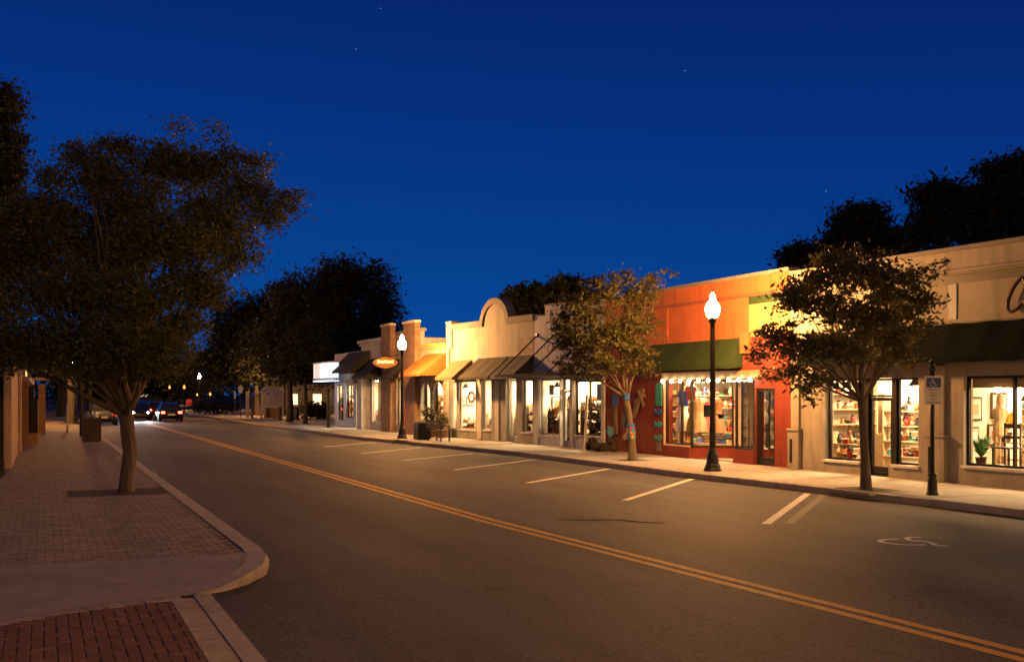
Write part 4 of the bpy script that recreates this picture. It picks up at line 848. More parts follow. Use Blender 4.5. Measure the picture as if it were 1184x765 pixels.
put('mannequin','white',.7,25.85,.55,'white mannequin behind the low wall right of the red shop porch', s=.98); put('mannequin','brown',1.2,24.8,.168,'brown mannequin behind the glazed single door of the red shop')
put('basket','tan',.4,28.85,.503,'tan basket on the sill corner of the red shop window'); put('basket','brown',.4,29.6,.503,'brown basket on the sill of the red shop window')
# window displays of the far shops
def rail(label, y0, y1, d, z): pass
for y, c, k, d, z, s, l_ in (
    (37.6,'black','mannequin',.7,.168,1.,'black mannequin at the right of the white shop left window'), (38.15,'brown','mannequin',.9,.168,.95,'brown mannequin in the middle of the white shop left window'), (38.5,'white','mannequin',1.2,.168,.95,'white mannequin at the left of the white shop left window'),
    (37.9,'tan','potted_plant',.5,.55,1.,'straw coloured plant on the sill of the white shop left window'), (38.4,'rust','potted_plant',.55,.168,1.2,'rusty dried plant on the floor of the white shop left window'), (37.45,'silver','potted_plant',.5,.168,1.1,'silvery plant on the floor of the white shop left window'),
    (34.75,'silver','potted_plant',.6,.168,1.5,'silvery plant at the right of the white shop right window'), (35.2,'brown','potted_plant',.7,.168,1.6,'brown plant in the middle of the white shop right window'), (35.8,'black','potted_plant',.6,.168,1.5,'black plant at the left of the white shop right window'), (35.0,'blue','mannequin',1.0,.168,1.,'blue mannequin in the white shop right window'), (35.9,'black','mannequin',1.1,.168,.97,'black mannequin in the white shop right window'),
    (36.8,'black','wreath',.26,1.75,1.,'round black wreath hung inside the white shop door'), (36.75,'rust','potted_plant',1.2,.168,1.3,'rusty plant seen through the white shop door'),
    (39.75,'blue','potted_plant',.45,.9,.9,'blue flowers in the narrow right window of the arched shop'), (39.6,'black','wreath',.3,1.6,.8,'small black wreath in the narrow right window of the arched shop'),
    (41.1,'brown','wreath',.6,1.45,.9,'brown wreath hung inside the bright doorway'), (41.05,'black','mannequin',1.4,.168,.93,'black mannequin standing inside the bright doorway'),
    (45.3,'rust','wreath',.35,1.75,1.3,'large rust wreath in the wide window of the arched shop'), (44.75,'black','wall_clock',.35,1.6,.8,'black disc hung at the right of the wide window of the arched shop'), (45.5,'brown','basket',.4,.6,1.8,'brown basket low in the wide window of the arched shop'), (44.7,'tan','potted_plant',.6,.4,1.3,'straw plant low in the wide window of the arched shop'),
    (48.9,'rust','potted_plant',.8,.168,1.6,'rusty plant inside the doorway under the orange awning'), (47.8,'brown','mannequin',.7,.168,.95,'brown mannequin in the window under the orange awning'), (47.6,'rust','wreath',.3,1.5,1.,'rust wreath in the window under the orange awning'),
    (53.6,'white','mannequin',.8,.168,.95,'white mannequin in the brick piered shop window'), (56.4,'tan','potted_plant',.6,.5,1.4,'straw plant in the right white window of the farthest shop'), (57.9,'black','wreath',.3,1.0,1.1,'black wreath low in the left white window of the farthest shop'), (63.2,'brown','mannequin',.7,.168,.95,'brown mannequin near the end of the farthest shop'), (65.6,'rust','mannequin',.7,.168,.95,'rust coloured mannequin at the very end of the farthest shop')):
    put(k, c, d, y, z, l_, s=s, rot=0.3 if k in ('wreath','wall_clock') else None)
for i, (z, k, c) in enumerate(((2.1,'wreath','brown'), (1.72,'wall_clock','black'), (1.4,'wreath','black'), (1.02,'wall_clock','rust'), (.68,'wreath','rust'))):
    put(k, c, .3, 43.1, z-.15, '%s %s, number %s from the top of the hanging column in the narrow window' % (c, k.replace('_',' '), ('one','two','three','four','five')[i]), rot=.3, s=.75)
tag(MB().box(.18,.19,37.95,38.3,2.1,2.5).build('notice', mat('pale_blue_paper', (.45,.62,.68), .8), fac=True, loc=(bendx(FAC,38.1)+.18,38.1,2.1)), 'pale blue notice stuck inside the white shop left window', 'notice')
tag(MB().box(.18,.19,34.6,34.95,1.9,2.5).build('poster', mat('blue_paper', (.3,.5,.62), .8), fac=True, loc=(bendx(FAC,34.8)+.18,34.8,1.9)), 'light blue poster inside the white shop right window', 'poster')

def display(label, where, ya, yb, d0, d1, zs, m, kinds, cols, step=.2, top=None):
    shelf_unit(label, d0, d1, ya, yb, zs, m, top or zs[-1]+.3); stock(where, d0, d1, ya, yb, zs, kinds, cols, step)
DK = ['black','brown','silver','rust','tan','blue']; WK = ['tan','rust','brown','yellow','white','red']
display('low black display shelves behind the left window of the white shop', 'on the display shelves of the white shop left window', 37.35, 38.7, .34, .6, [.5,.85,1.2], DWOOD, small+['potted_plant'], DK, .2)
display('low black display shelves behind the right window of the white shop', 'on the display shelves of the white shop right window', 34.5, 36.3, .34, .6, [.5,.85,1.2,1.55], DWOOD, small+['potted_plant'], DK, .22)
display('narrow black display shelves in the thin right window of the arched shop', 'in the thin right window of the arched shop', 39.5, 40.5, .3, .5, [.6,.95,1.3], DWOOD, small, ['black','blue','brown','white'], .18)
display('pale display shelves behind the wide window of the arched shop', 'in the wide window of the arched shop', 44.6, 46.6, .3, .55, [.55,.85], PALEW, small, WK, .24)
display('brown display shelves behind the window under the orange awning', 'in the window under the orange awning', 47.5, 48.9, .3, .55, [.6,1.,1.4,1.8], WOOD, small, WK, .22)
display('brown display shelves behind the white windows of the farthest shop', 'in the white windows of the farthest shop', 56.3, 59.3, .3, .55, [.6,.9], WOOD, small, WK, .3)
display('brown display shelves near the far end of the farthest shop', 'at the far end of the farthest shop', 62.8, 66.6, .3, .55, [.7,1.1,1.5,1.9], WOOD, small, WK, .3)
display('oak display shelves behind the left entrance window of the cream shop', 'in the left entrance window of the cream shop', 21.3, 22.9, .6, .9, [.5,.85], PALEW, small, WK+['black'], .2)
display('oak display shelves behind the right entrance window of the cream shop', 'in the right entrance window of the cream shop', 19.35, 20.2, 1.1, 1.4, [.5,.85,1.2], PALEW, small, WK+['black'], .2)
display('wooden rack of goods behind the dresses of the red shop window', 'on the rack behind the dresses of the red shop', 29.2, 32.2, 2.0, 2.35, [.5,.9,1.3,1.7,2.1], WOOD, small+['folded_shirts'], ['white','teal','blue','yellow','red','tan','brown'], .24)
display('wooden rack of goods right of the red shop porch', 'on the rack right of the red shop porch', 24.6, 26.2, 2.4, 2.7, [.5,.9,1.3,1.7,2.1], WOOD, small, ['white','teal','blue','yellow','red','tan'], .24)
display('tall oak shelves in the middle of the cream shop floor', 'on the tall middle shelves of the cream shop', 21.2, 22.8, 2.3, 2.6, [.5,.9,1.3,1.7], PALEW, small, WK+['black','teal'], .19)
display('oak shelves facing the right entrance window of the cream shop', 'on the shelves facing the right entrance window of the cream shop', 20.1, 21.1, 2.0, 2.3, [.5,.9,1.3,1.7,2.1], WOOD, small, WK+['black','green'], .19)
display('low oak shelves at the back of the big cream shop window', 'on the low shelves at the back of the big cream shop window', 17.0, 19.2, 2.3, 2.6, [.6,1.0], PALEW, small+['potted_plant'], WK+['black','green'], .24)
display('slim brown shelves inside the white shop door', 'on the slim shelves inside the white shop door', 36.6, 37.3, .5, .7, [.6,1.0,1.4], WOOD, small, DK, .2)
display('slim pale shelves inside the bright doorway of the arched shop', 'on the slim shelves inside the bright doorway of the arched shop', 41.0, 41.8, .7, .95, [.6,1.0,1.4], PALEW, small, WK+['black'], .22)
display('slim pale shelves behind the narrow window of the arched shop', 'on the low shelves behind the narrow window of the arched shop', 42.95, 44.1, .45, .65, [.5,.8], PALEW, small, DK, .22)
def pendant(label, d, y, z=2.25, e=30.):
    x_ = bendx(FAC,y)+d; t = thing('pendant_lamp', label, 'lamp', (x_,y,z)); MB().tube([(x_,y,z+.3),(x_,y,2.99)], .008, 5).build('cord', DARKM, t)
    MB().lathe([(.03,.32),(.06,.28),(.17,.1),(.175,.09)], (x_,y,z), 14, cap=False).build('lamp_shade', DARKM, t); MB().lathe([(.02,.2),(.07,.13),(.085,.06),(.06,.0),(.02,-.02)], (x_,y,z), 12).build('bulb', mat('pendant_glow', (1,.9,.7), emit=e, ecol=WARM, var=0), t, smooth=True)
pendant('pendant lamp glowing in the right entrance window of the cream shop', 1.0, 20.35); pendant('pendant lamp glowing in the left entrance window of the cream shop', .9, 22.5, 2.2); pendant('pendant lamp glowing at the right of the big cream shop window', 1.2, 17.35, 1.9); pendant('pendant lamp over the chair in the big cream shop window', 1.6, 18.5, 2.2)
pendant('pendant lamp behind the dresses in the red shop window', 1.6, 31.2, 2.2); pendant('pendant lamp in the left window of the white shop', .6, 38.4, 2.3); pendant('pendant lamp in the wide window of the arched shop', .5, 46.2, 2.3)
for i, (d, z, c) in enumerate(((.8,1.5,'rust'), (1.5,1.5,'brown'), (2.3,1.5,'black'))):
    o = put('picture', c, d, 38.80, z, ('rust picture nearest the glass on the white shop end wall', 'brown picture in the middle of the white shop end wall', 'black picture deepest on the white shop end wall')[i], rot=R(90)); o.location.y -= .02
for i, (d, z, c) in enumerate(((.55,1.6,'rust'), (.95,1.6,'tan'))):
    o = put('picture', c, d, 46.70, z, ('rust picture on the end wall in the wide window of the arched shop', 'tan picture on the end wall in the wide window of the arched shop')[i], rot=R(90), s=.8)

# string of bulbs across the red shop front
ts = thing('string_light', 'string of round glowing bulbs across the head of the red shop window', 'string light', (FAC-.12,27.5,2.55))
ys = [30.0-.52*k for k in range(10)]
b = MB(); pts = []
for k in range(len(ys)*4-3): y = ys[0]-.52*k/4; pts.append((-.14, y, 2.62-.05*math.sin(math.pi*((k%4)/4)) ))
b.tube(pts, .008, 5); b.build('cable', DARKM, ts, fac=True)
for y in ys:
    b = MB(); b.lathe([(.012,.0),(.035,-.025),(.05,-.065),(.038,-.1),(.01,-.115)], (-.14,y,2.61), 10); b.build('bulb', mat('bulb_glow', (1,.85,.6), emit=60., ecol=(1.,.78,.45), var=0), ts, fac=True, smooth=True)

# decorations on the red wall
T_, TL, BL, WO = mat('teal_paint', (.03,.22,.18), .6, var=.3), mat('turquoise_paint', (.03,.26,.32), .6, var=.3), mat('blue_paint', (.03,.08,.28), .6, var=.3), mat('driftwood', (.24,.16,.09), .9, var=.4, scale=9)
def plaque(name, poly, m, label, cat, y, d=-.05):
    yz = [(p[0]+y, p[1]) for p in poly]; b = MB(); b.prism(yz, 'x', d, -.004); zc_ = min(p[1] for p in yz)
    return tag(b.build(name, m, fac=True, loc=(bendx(FAC,y)-.02, y, zc_), bevel=.008), label, cat)
def ell(cz, ry, rz, n=14, tail=0.): return [(ry*math.cos(2*math.pi*i/n), cz+rz*math.sin(2*math.pi*i/n)) for i in range(n)]
plaque('wall_board', [(-.18,1.75),(.18,1.75),(.19,2.35),(.1,2.5),(-.1,2.5),(-.19,2.35)], T_, 'tall green board with a rounded top on the red wall beside the show window', 'decoration', 30.42)
def fish(z, s=1.): return [(-.22*s,z),(-.1*s,z+.11*s),(.08*s,z+.09*s),(.17*s,z+.02*s),(.25*s,z+.1*s),(.25*s,z-.1*s),(.17*s,z-.02*s),(.06*s,z-.1*s),(-.1*s,z-.1*s)]
plaque('fish_plaque', fish(1.55,1.0), BL, 'topmost blue wooden fish hung on the red wall by the window', 'decoration', 30.42); plaque('fish_plaque', fish(1.15,.95), TL, 'middle turquoise wooden fish hung on the red wall by the window', 'decoration', 30.42); plaque('fish_plaque', fish(.72,1.), T_, 'lowest green wooden fish hung on the red wall by the window', 'decoration', 30.4)
plaque('wall_board', [(-.12,.28),(.12,.28),(.12,.58),(-.12,.58)], mat('grey_board', (.16,.13,.11), .8), 'small grey board at the foot of the fish plaques on the red wall', 'decoration', 30.42)
b = MB(); b.slab((-.05,32.15,1.35),(-.05,31.9,1.33),(-.05,31.25,2.3),(-.05,31.45,2.35),.04); b.slab((-.093,31.95,1.8),(-.093,31.9,1.95),(-.093,31.2,2.15),(-.093,31.22,2.05),.03); b.slab((-.093,31.3,1.7),(-.093,31.2,1.8),(-.093,31.6,2.3),(-.093,31.7,2.25),.03)
tag(b.build('driftwood_figure', WO, fac=True, loc=(FAC,31.7,1.35)), 'crossed driftwood figure hung at a slant on the red wall', 'decoration')
plaque('wall_board', [(-.2,1.7),(.2,1.7),(.2,2.15),(-.2,2.15)], BL, 'square blue board high on the far end of the red wall', 'decoration', 33.35); plaque('wall_board', [(-.1,.75),(.1,.75),(.12,1.68),(-.08,1.68)], WO, 'upright brown plank under the blue board on the red wall', 'decoration', 33.3)
plaque('wall_board', ell(1.3,.12,.32), mat('black_paint', (.012,.012,.012), .6), 'black oval board on the red wall left of the banded tree', 'decoration', 32.7); plaque('wall_board', [(-.3,.75),(.1,.6),(.32,.8),(.25,1.0),(-.2,.98)], TL, 'turquoise cut board low on the far end of the red wall', 'decoration', 33.62)
plaque('wall_board', [(-.25,.62),(.25,.55),(.3,.7),(0,.85),(-.28,.78)], mat('ochre_paint', (.4,.25,.06), .7), 'yellow cut board low on the red wall behind the banded tree', 'decoration', 32.5)
b = MB()
for k in range(9):
    a = G.uniform(0,6.28); b.lathe([(.02,0),(.16,.05),(.2,.15),(.14,.27),(.03,.32)], (-.45+.3*math.cos(a), 33.6+.75*math.sin(a)*.9, .15+ (.18 if k>6 else 0)), 8)
tag(b.build('rubble_pile', mat('painted_rock', (.05,.032,.024), .9, var=.5, scale=5, bump=.6), fac=True, loc=(bendx(FAC,33.6)-.45,33.6,.15)), 'heap of dark rocks and pots at the foot of the red wall', 'rocks')
b = MB()
b.slab((-.9,33.95,.16),(-.9,34.09,.16),(-.06,35.3,2.1),(-.06,35.16,2.1),.035)
tag(b.build('leaning_plank', PALEW, fac=True, loc=(bendx(FAC,34)-.8,34,.15)), 'pale plank leaning against the white shop right window', 'plank')

# ------------------------------------------------------------------ street lamps
IRON = mat('lamp_iron', (.03, .026, .022), .45, .5, var=.15)
def make_lamp(label, loc, hgt=4.67, lit=1., col=LAMP):
    t = thing('street_lamp', label, 'street lamp', loc, 'acorn street lamps along the street'); x, y, z = loc
    MB().lathe([(.235,0),(.235,.05),(.21,.08),(.2,.14),(.165,.2),(.15,.42),(.105,.52),(.1,.56),(.085,.58)], (x,y,z), 16).build('base', IRON, t, smooth=False, bevel=.004)
    k = hgt - .72
    MB().lathe([(.085,.58),(.078,1.2),(.066,k-.3),(.06,k-.12)], (x,y,z), 14).build('pole', IRON, t, smooth=True)
    MB().lathe([(.06,k-.12),(.1,k-.1),(.1,k-.06),(.07,k-.04),(.13,k),(.13,k+.015)], (x,y,z), 14).build('fitter', IRON, t)
    MB().lathe([(.115,k+.016),(.165,k+.12),(.195,k+.24),(.185,k+.31),(.14,k+.40),(.085,k+.45),(.07,k+.51),(.075,k+.56),(.05,k+.62),(.02,k+.67)], (x,y,z), 16).build('globe', mat('globe_glow%s' % ('' if lit == 1 else '_%d' % (lit*100)), (.9,.85,.75), emit=LAMP_S*lit, ecol=col, var=0), t, smooth=True)
    MB().lathe([(.02,k+.671),(.028,k+.7),(.01,k+.74)], (x,y,z), 8).build('finial', IRON, t)
    return t
l1 = make_lamp('lit black lamp post in front of the red shop, nearest of the lamps', (15.94,23.71,.15))
b = MB(); b.box(15.70,15.86,23.66,23.76,1.55,1.86); b.box(15.86,15.87,23.69,23.73,1.6,1.8); b.tube([(15.98,23.71,1.62),(16.2,23.71,1.60)], .02, 6); b.lathe([(.06,0),(.09,.1),(.05,.12)], (16.2,23.71,1.5), 8)
tag(b.build('meter_box', IRON, loc=(15.86,23.71,1.5)), 'small dark fittings strapped to the nearest lamp post', 'box')
def lamp_copy(loc, label):
    c = copy_tree(l1); c.location = loc; c['label'] = label; return c
lamp_copy((14.65,46.2,.15), 'lit black lamp post in front of the small orange awning shop')
lamp_copy((17.2,-21.3,.15), 'lit lamp post on the shop side kerb far behind the camera')
lamp_copy((1.95,-4.5,.15), 'lit lamp post on the left kerb behind the camera, outside the picture')
lamp_copy((17.6,138,.0), 'far lit lamp glowing high at the end of the road')
lamp_copy((22.0,205,.0), 'farthest lit lamp, low and left of the other distant lamp')
amb = make_lamp('small amber lamp low on the right verge near the road end', tuple(at(213,HORIZ,118).xy)+(0,), 4.67, .0013, (1.,.30,.045)); amb.scale = (.68,)*3
for px, t_, k_, lab in ((196,150,.72,'small amber lamp farther back on the right verge near the road end'), (243,104,.5,'small amber lamp half hidden by the long hedge'), (181,200,.7,'tiny amber lamp deep at the road end above the cars'), (206,175,.62,'tiny amber lamp between the two verge lamps at the road end'), (228,125,.48,'short amber lamp behind the long hedge')):
    q = copy_tree(amb); q.location = tuple(at(px,HORIZ,t_).xy)+(0,); q.scale = (k_,)*3; q['label'] = lab
lamp_copy((1.9,77,.15), 'lit lamp on the left pavement hidden among the tree crowns')
lamp_copy((19.8,97,.15), 'lit lamp glowing beside the farthest shop past the plaza trees')

# ------------------------------------------------------------------ disabled parking sign
tP = thing('parking_sign', 'blue and white disabled parking sign on a black post by the kerb', 'sign', (16.11,16.31,.15)); x, y = 16.11, 16.31
MB().lathe([(.115,0),(.115,.05),(.1,.08),(.09,.3),(.075,.36),(.095,.39),(.095,.42),(.06,.45)], (x,y,.15), 14).build('base', IRON, tP, bevel=.004)
MB().lathe([(.042,.45),(.042,2.44)], (x,y,.15), 12).build('post', IRON, tP, smooth=True)
MB().lathe([(.042,2.441),(.06,2.46),(.06,2.5),(.03,2.55),(.05,2.6),(.015,2.66)], (x,y,.15), 10).build('finial', IRON, tP)
# plate faces the road users: towards the camera side
nrm = Vector((-.35,-.937,0)).normalized(); rt = Vector((.937,-.35,0)).normalized(); up = Vector((0,0,1)); c0 = Vector((x,y,2.22)) + nrm*.055
def plate(name, hw, z0, z1, d, m, par, r=.03):
    pts = []
    for sx, sz, a0 in ((1,-1,-90), (1,1,0), (-1,1,90), (-1,-1,180)):
        for k in range(5): a = R(a0+22.5*k); pts.append(((hw-r)*sx + r*math.cos(a), (z1-r if sz > 0 else z0+r) + r*math.sin(a)))
    n = len(pts); vs = [c0 + rt*p[0] + up*p[1] + nrm*d for p in pts] + [c0 + rt*p[0] + up*p[1] + nrm*(d+.004) for p in pts]
    b = MB(); b.add(vs, [tuple(range(n)), tuple(range(n,2*n))] + [(i,(i+1)%n,(i+1)%n+n,i+n) for i in range(n)]); return b.build(name, m, par)
pl = plate('sign_plate', .185, -.28, .28, 0, mat('sign_white', (.55,.53,.52), .45, var=.12), tP)
plate('blue_field', .145, .055, .245, .0045, mat('sign_blue', (.02,.055,.20), .45, var=.2), pl, .008)
SW = MATS['sign_white']; SD = mat('sign_grey', (.08,.08,.09), .6)
def sline(name, pts, r, m): MB().tube([c0 + rt*p[0] + up*p[1] + nrm*.0125 for p in smooth2(pts, 5)], r, 5).build(name, m, pl)
sline('wheelchair_symbol', [(-.025,.215),(-.02,.17),(-.015,.135),(.03,.132),(.05,.10),(.065,.092)], .0085, SW); sline('wheelchair_symbol', [(-.045,.165),(-.07,.13),(-.06,.09),(-.02,.072),(.02,.085),(.035,.108)], .0075, SW)
sline('wheelchair_symbol', [(-.028,.228),(-.022,.232),(-.026,.235)], .013, SW); sline('wheelchair_symbol', [(-.02,.175),(.02,.172)], .007, SW)
def words(body, z, size):
    cu = bpy.data.curves.new('lettering', 'FONT'); cu.body = body; cu.size = size; cu.align_x = 'CENTER'; cu.extrude = .001
    o = bpy.data.objects.new('tmp', cu); C.objects.link(o); dg = bpy.context.evaluated_depsgraph_get(); me = bpy.data.meshes.new_from_object(o.evaluated_get(dg)); bpy.data.objects.remove(o)
    vs = [c0 + rt*v.co.x + up*(v.co.y+z) + nrm*(.007+v.co.z) for v in me.vertices]
    b = MB(); b.add(vs, [tuple(p.vertices) for p in me.polygons]); b.build('lettering', SD, pl)
words('PARKING BY', .0, .042); words('DISABLED', -.06, .036); words('PERMIT', -.12, .05); words('ONLY', -.19, .042)
plate('lower_strip', .145, -.255, -.238, .0045, SD, pl, .003)

# ------------------------------------------------------------------ far sign boards, shop side
tO = thing('hanging_sign', 'glowing amber oval sign hung from the brick pier', 'sign', (15.9,53.3,3.74))
n = 20; prof = [(.66*math.cos(2*math.pi*i/n), .30*math.sin(2*math.pi*i/n)*(1-.25*abs(math.cos(2*math.pi*i/n))) ) for i in range(n)]
b = MB(); b.prism([(16.0+p[0],3.74+p[1]) for p in prof], 'y', 53.24, 53.36); b.build('sign_board', mat('amber_board', (.28,.10,.02), .5, emit=.12, ecol=(1.,.38,.06), var=.5, scale=14), tO)
b = MB(); 
for k in range(7): b.box(15.58+.125*k, 15.655+.125*k, 53.215, 53.238, 3.70+.02*(k%2), 3.86-.03*(k%3)*.5)
b.build('lit_lettering', mat('lit_letters', (.9,.6,.2), emit=3.2, ecol=(1.,.6,.16), var=0), tO)
MB().tube([(15.5,53.3,3.95),(16.2,53.3,4.1),(16.75,53.3,4.15)], .02, 6).build('bracket', DARKM, tO)
tN = thing('light_box_sign', 'white glowing light box sign on the corner of the farthest shop', 'sign', (15.8,65.5,2.9))
b = MB(); b.box(-1.3,-.75,62.9,67.4,3.0,3.1); b.box(-1.3,-.75,62.9,67.4,4.0,4.08); b.box(-.78,-.75,62.9,67.4,3.1,4.0); b.build('cabinet', mat('sign_steel', (.35,.36,.4), .5, .5), tN, fac=True)
GLOW = mat('white_glow', (.8,.85,.9), emit=1.25, ecol=(.72,.86,1.), var=.0)
b = MB(); b.box(-1.27,-1.25,62.95,65.6,3.1,4.0); b.box(-1.27,-.8,62.93,62.949,3.1,4.0); b.build('lit_panel', GLOW, tN, fac=True)
b = MB(); b.box(-1.27,-1.25,65.62,67.35,3.1,4.0); b.build('printed_panel', mat('printed_glow', (.6,.6,.6), emit=.55, ecol=(.95,.85,.75), var=.9, scale=6), tN, fac=True)
b = MB(); b.box(-1.28,-.76,62.9,67.4,2.9,2.93); b.build('tube_light', mat('blue_glow', (.7,.8,1.), emit=3., ecol=(.55,.75,1.), var=0), tN, fac=True)

# ------------------------------------------------------------------ street furniture, shop side
tb_ = thing('litter_bin', 'square dark slatted litter bin with a pale rim on the shop pavement', 'bin', (15.1,44.75,.15)); x, y = 15.1, 44.75
b = MB(); b.box(x-.28,x+.28,y-.28,y+.28,.18,.88)
for k in range(8):
    for s_ in (-1,1): b.box(x-.27+.075*k, x-.22+.075*k, y+s_*.282-.012, y+s_*.282+.012, .2, .86); b.box(x+s_*.282-.012, x+s_*.282+.012, y-.27+.075*k, y-.22+.075*k, .2, .86)
b.build('body', IRON, tb_); b = MB(); b.box(x-.32,x+.32,y-.32,y+.32,.882,.96); b.box(x-.12,x+.12,y-.12,y+.12,.962,1.0); b.build('rim', mat('pale_metal', (.3,.27,.22), .6), tb_, bevel=.01)
MB().box(x-.25,x+.25,y-.25,y+.25,.15,.178).build('foot', DARKM, tb_)
def make_bench(label, x, y, rz, m=None):
    t = thing('park_bench', label, 'bench', (0,0,0)); m = m or DWOOD; ORG[t.name] = (0,0,0)
    b = MB(); [b.box(-.7,.7,-.22+.09*k,-.15+.09*k,.43,.46) for k in range(5)]; b.build('seat', m, t); b = MB(); [b.box(-.7,.7,.24+.015*k,.265+.015*k,.55+.11*k,.64+.11*k) for k in range(3)]; b.build('backrest', m, t)
    for sx in (-.62,.62):
        b = MB(); b.box(sx-.03,sx+.03,-.22,-.17,0,.428); b.box(sx-.03,sx+.03,.17,.22,0,.428); b.slab((sx-.03,.2,.428),(sx+.03,.2,.428),(sx+.03,.31,.9),(sx-.03,.31,.9),.03); b.box(sx-.03,sx+.03,-.22,.24,.62,.66); b.box(sx-.025,sx+.025,-.2,-.16,.461,.62); b.build('leg', IRON, t)
    t.location = (x,y,.15); t.rotation_euler.z = rz; return t
make_bench('dark slatted bench beside the square bin on the shop pavement', 15.35, 43.3, R(96), IRON)
def shrub(label, x, y, z, s, lm, pot=True, seed=1, group=None, n=70):
    t = thing('potted_shrub' if pot else 'shrub', label, 'plant', (x,y,z))
    if pot: MB().lathe([(.16*s,0),(.22*s,.3*s),(.24*s,.34*s),(.2*s,.33*s)], (x,y,z), 14).build('pot', mat('clay_pot', (.2,.1,.06), .85), t, smooth=True)
    b = MB(); g = random.Random(seed)
    for k in range(7): b.tube([(x,y,z+.2*s*pot),(x+g.uniform(-.1,.1)*s,y+g.uniform(-.1,.1)*s,z+.5*s),(x+g.uniform(-.25,.25)*s,y+g.uniform(-.25,.25)*s,z+g.uniform(.6,.95)*s)], [.02*s,.013*s,.005*s], 5)
    b.build('stem', DBARK, t); leaves('foliage', [((x,y,z+(.7 if pot else .4)*s), (.28*s,.28*s,.34*s), 1)], n, 9, .05*s**.5, .09*s, lm, t, seed); return t
shrub('potted shrub standing left of the wide bright window', 16.55, 46.3, .15, 1.15, LEAF_R, True, 4); shrub('tall potted shrub beside the end pier of the arched shop', 16.3, 47.2, .15, 1.5, LEAF_D, True, 5)
shrub('low weedy bush with small white flowers at the left edge of the pavement', -1.05, 27.6, .15, .75, LEAF_R, False, 6, n=120)
b = MB()
for k in range(9): b.lathe([(.008,0),(.035,.012),(.008,.03)], (-1.05+G.uniform(-.25,.2), 27.5+G.uniform(-.25,.2), .55+G.uniform(-.1,.12)), 7)
tag(b.build('white_flowers', mat('petal', (.6,.58,.55), .7), loc=(-1.05,27.6,.5)), 'small white flowers on the weedy bush at the left edge', 'flowers')

# plaza beyond the shops
CONW = mat('pale_post', (.42,.36,.28), .8, var=.25)
def post(label, px, py, hgt, r, m, name='post', cat='post', z=.145):
    t = EYE-z; t = t*FPX/(py-HORIZ); p = at(px, py, t)
    b = MB(); b.lathe([(r*1.3,0),(r*1.3,.08),(r,.12),(r,hgt-.1),(r*1.2,hgt-.08),(r*1.2,hgt)], (p.x,p.y,z), 10); return tag(b.build(name, m, loc=(p.x,p.y,z)), label, cat)
post('tall pale square post left of the pavilion on the plaza', 286, 482.5, 2.2, .14, CONW); post('dark bollard in front of the pavilion', 324, 485, 1.0, .12, IRON, 'bollard', 'bollard'); post('pale bollard left of the pavilion', 302.5, 483, .95, .1, CONW, 'bollard', 'bollard')
post('dark post standing by the corner of the farthest shop', 380, 494, 2.3, .11, IRON); post('slim dark post right of the tall pale post', 292, 483.5, 1.9, .1, DARKM); post('dark squat bollard between the two plaza trunks', 343, 485, 1.0, .2, IRON, 'bollard', 'bollard')
tV = thing('pavilion', 'small open pavilion with a pale hipped roof on the plaza', 'shelter', (18.6,92,.145)); pc = at(314.5,455,90); x, y = pc.x, pc.y
for sx in (-.75,.75):
    for sy in (-.75,.75): MB().box(x+sx-.06,x+sx+.06,y+sy-.06,y+sy+.06,.145,2.2).build('column', CONW, tV)
b = MB(); b.add([(x-1.0,y-1.0,2.22),(x+1.0,y-1.0,2.22),(x+1.0,y+1.0,2.22),(x-1.0,y+1.0,2.22),(x-.5,y-.5,2.72),(x+.5,y-.5,2.72),(x+.5,y+.5,2.72),(x-.5,y+.5,2.72)], [(0,3,2,1),(4,5,6,7),(0,1,5,4),(1,2,6,5),(2,3,7,6),(3,0,4,7)]); b.build('roof', mat('pale_roof', (.4,.4,.43), .7), tV)
MB().box(x-.6,x+.6,y-.4,y+.4,.146,1.0).build('counter', WOOD, tV)
def round_sign(label, px, py, t, w_, h_, m, name='road_sign', pole=True):
    p = at(px, py, t); tt = thing(name, label, 'sign', (p.x,p.y,0)); n = 14; d = Vector((math.cos(YAW),-math.sin(YAW),0))
    vs = [p + d*(w_*math.cos(6.2832*i/n)) + Vector((0,0,h_*math.sin(6.2832*i/n))) for i in range(n)]; vs += [v + Vector((.008,.02,0)) for v in vs]
    MB().add(vs, [tuple(range(n)), tuple(range(n,2*n))] + [(i,(i+1)%n,(i+1)%n+n,i+n) for i in range(n)]).build('plate', m, tt)
    MB().tube([(p.x+.02,p.y+.06,.0),(p.x+.02,p.y+.06,p.z+h_)], .035, 6).build('pole', IRON, tt); return tt
SBL = mat('sign_pale_blue', (.38,.42,.55), .5)
round_sign('pale blue shield sign left of the tall pale post', 278, 450, 92, .2, .36, SBL); round_sign('narrow pale sign nearest the road on the plaza', 271.5, 456, 96, .1, .38, SBL); round_sign('red round sign beyond the cars at the road end', 218.5, 464.5, 128, .38, .38, mat('sign_red', (.5,.03,.02), .5, emit=.25, ecol=(1.,.06,.03), var=.2))
def hedge(label, px0, px1, t, z1, lm, seed):
    p, q = at(px0,HORIZ,t), at(px1,HORIZ,t); tt = thing('hedge', label, 'hedge', (p.x,p.y,.1)); k = 6
    leaves('foliage', [((p.x+(q.x-p.x)*(i+.5)/k, p.y+(q.y-p.y)*(i+.5)/k, z1*.5+.1), (abs(q.x-p.x)/k*.8+.2,.6,z1*.5), 1) for i in range(k)], 300, 12, .12, .3, lm, tt, seed)
hedge('dark clipped hedge behind the plaza trees', 352, 378, 86, 1.4, LEAF_D, 41); hedge('long dark hedge behind the distant cars', 225, 275, 108, 1.3, LEAF_D, 42)
b = MB(); p = at(367,446,110)
tH = thing('garage_house', 'dim low house with lit windows beyond the plaza', 'building', (26.,118,0)); 
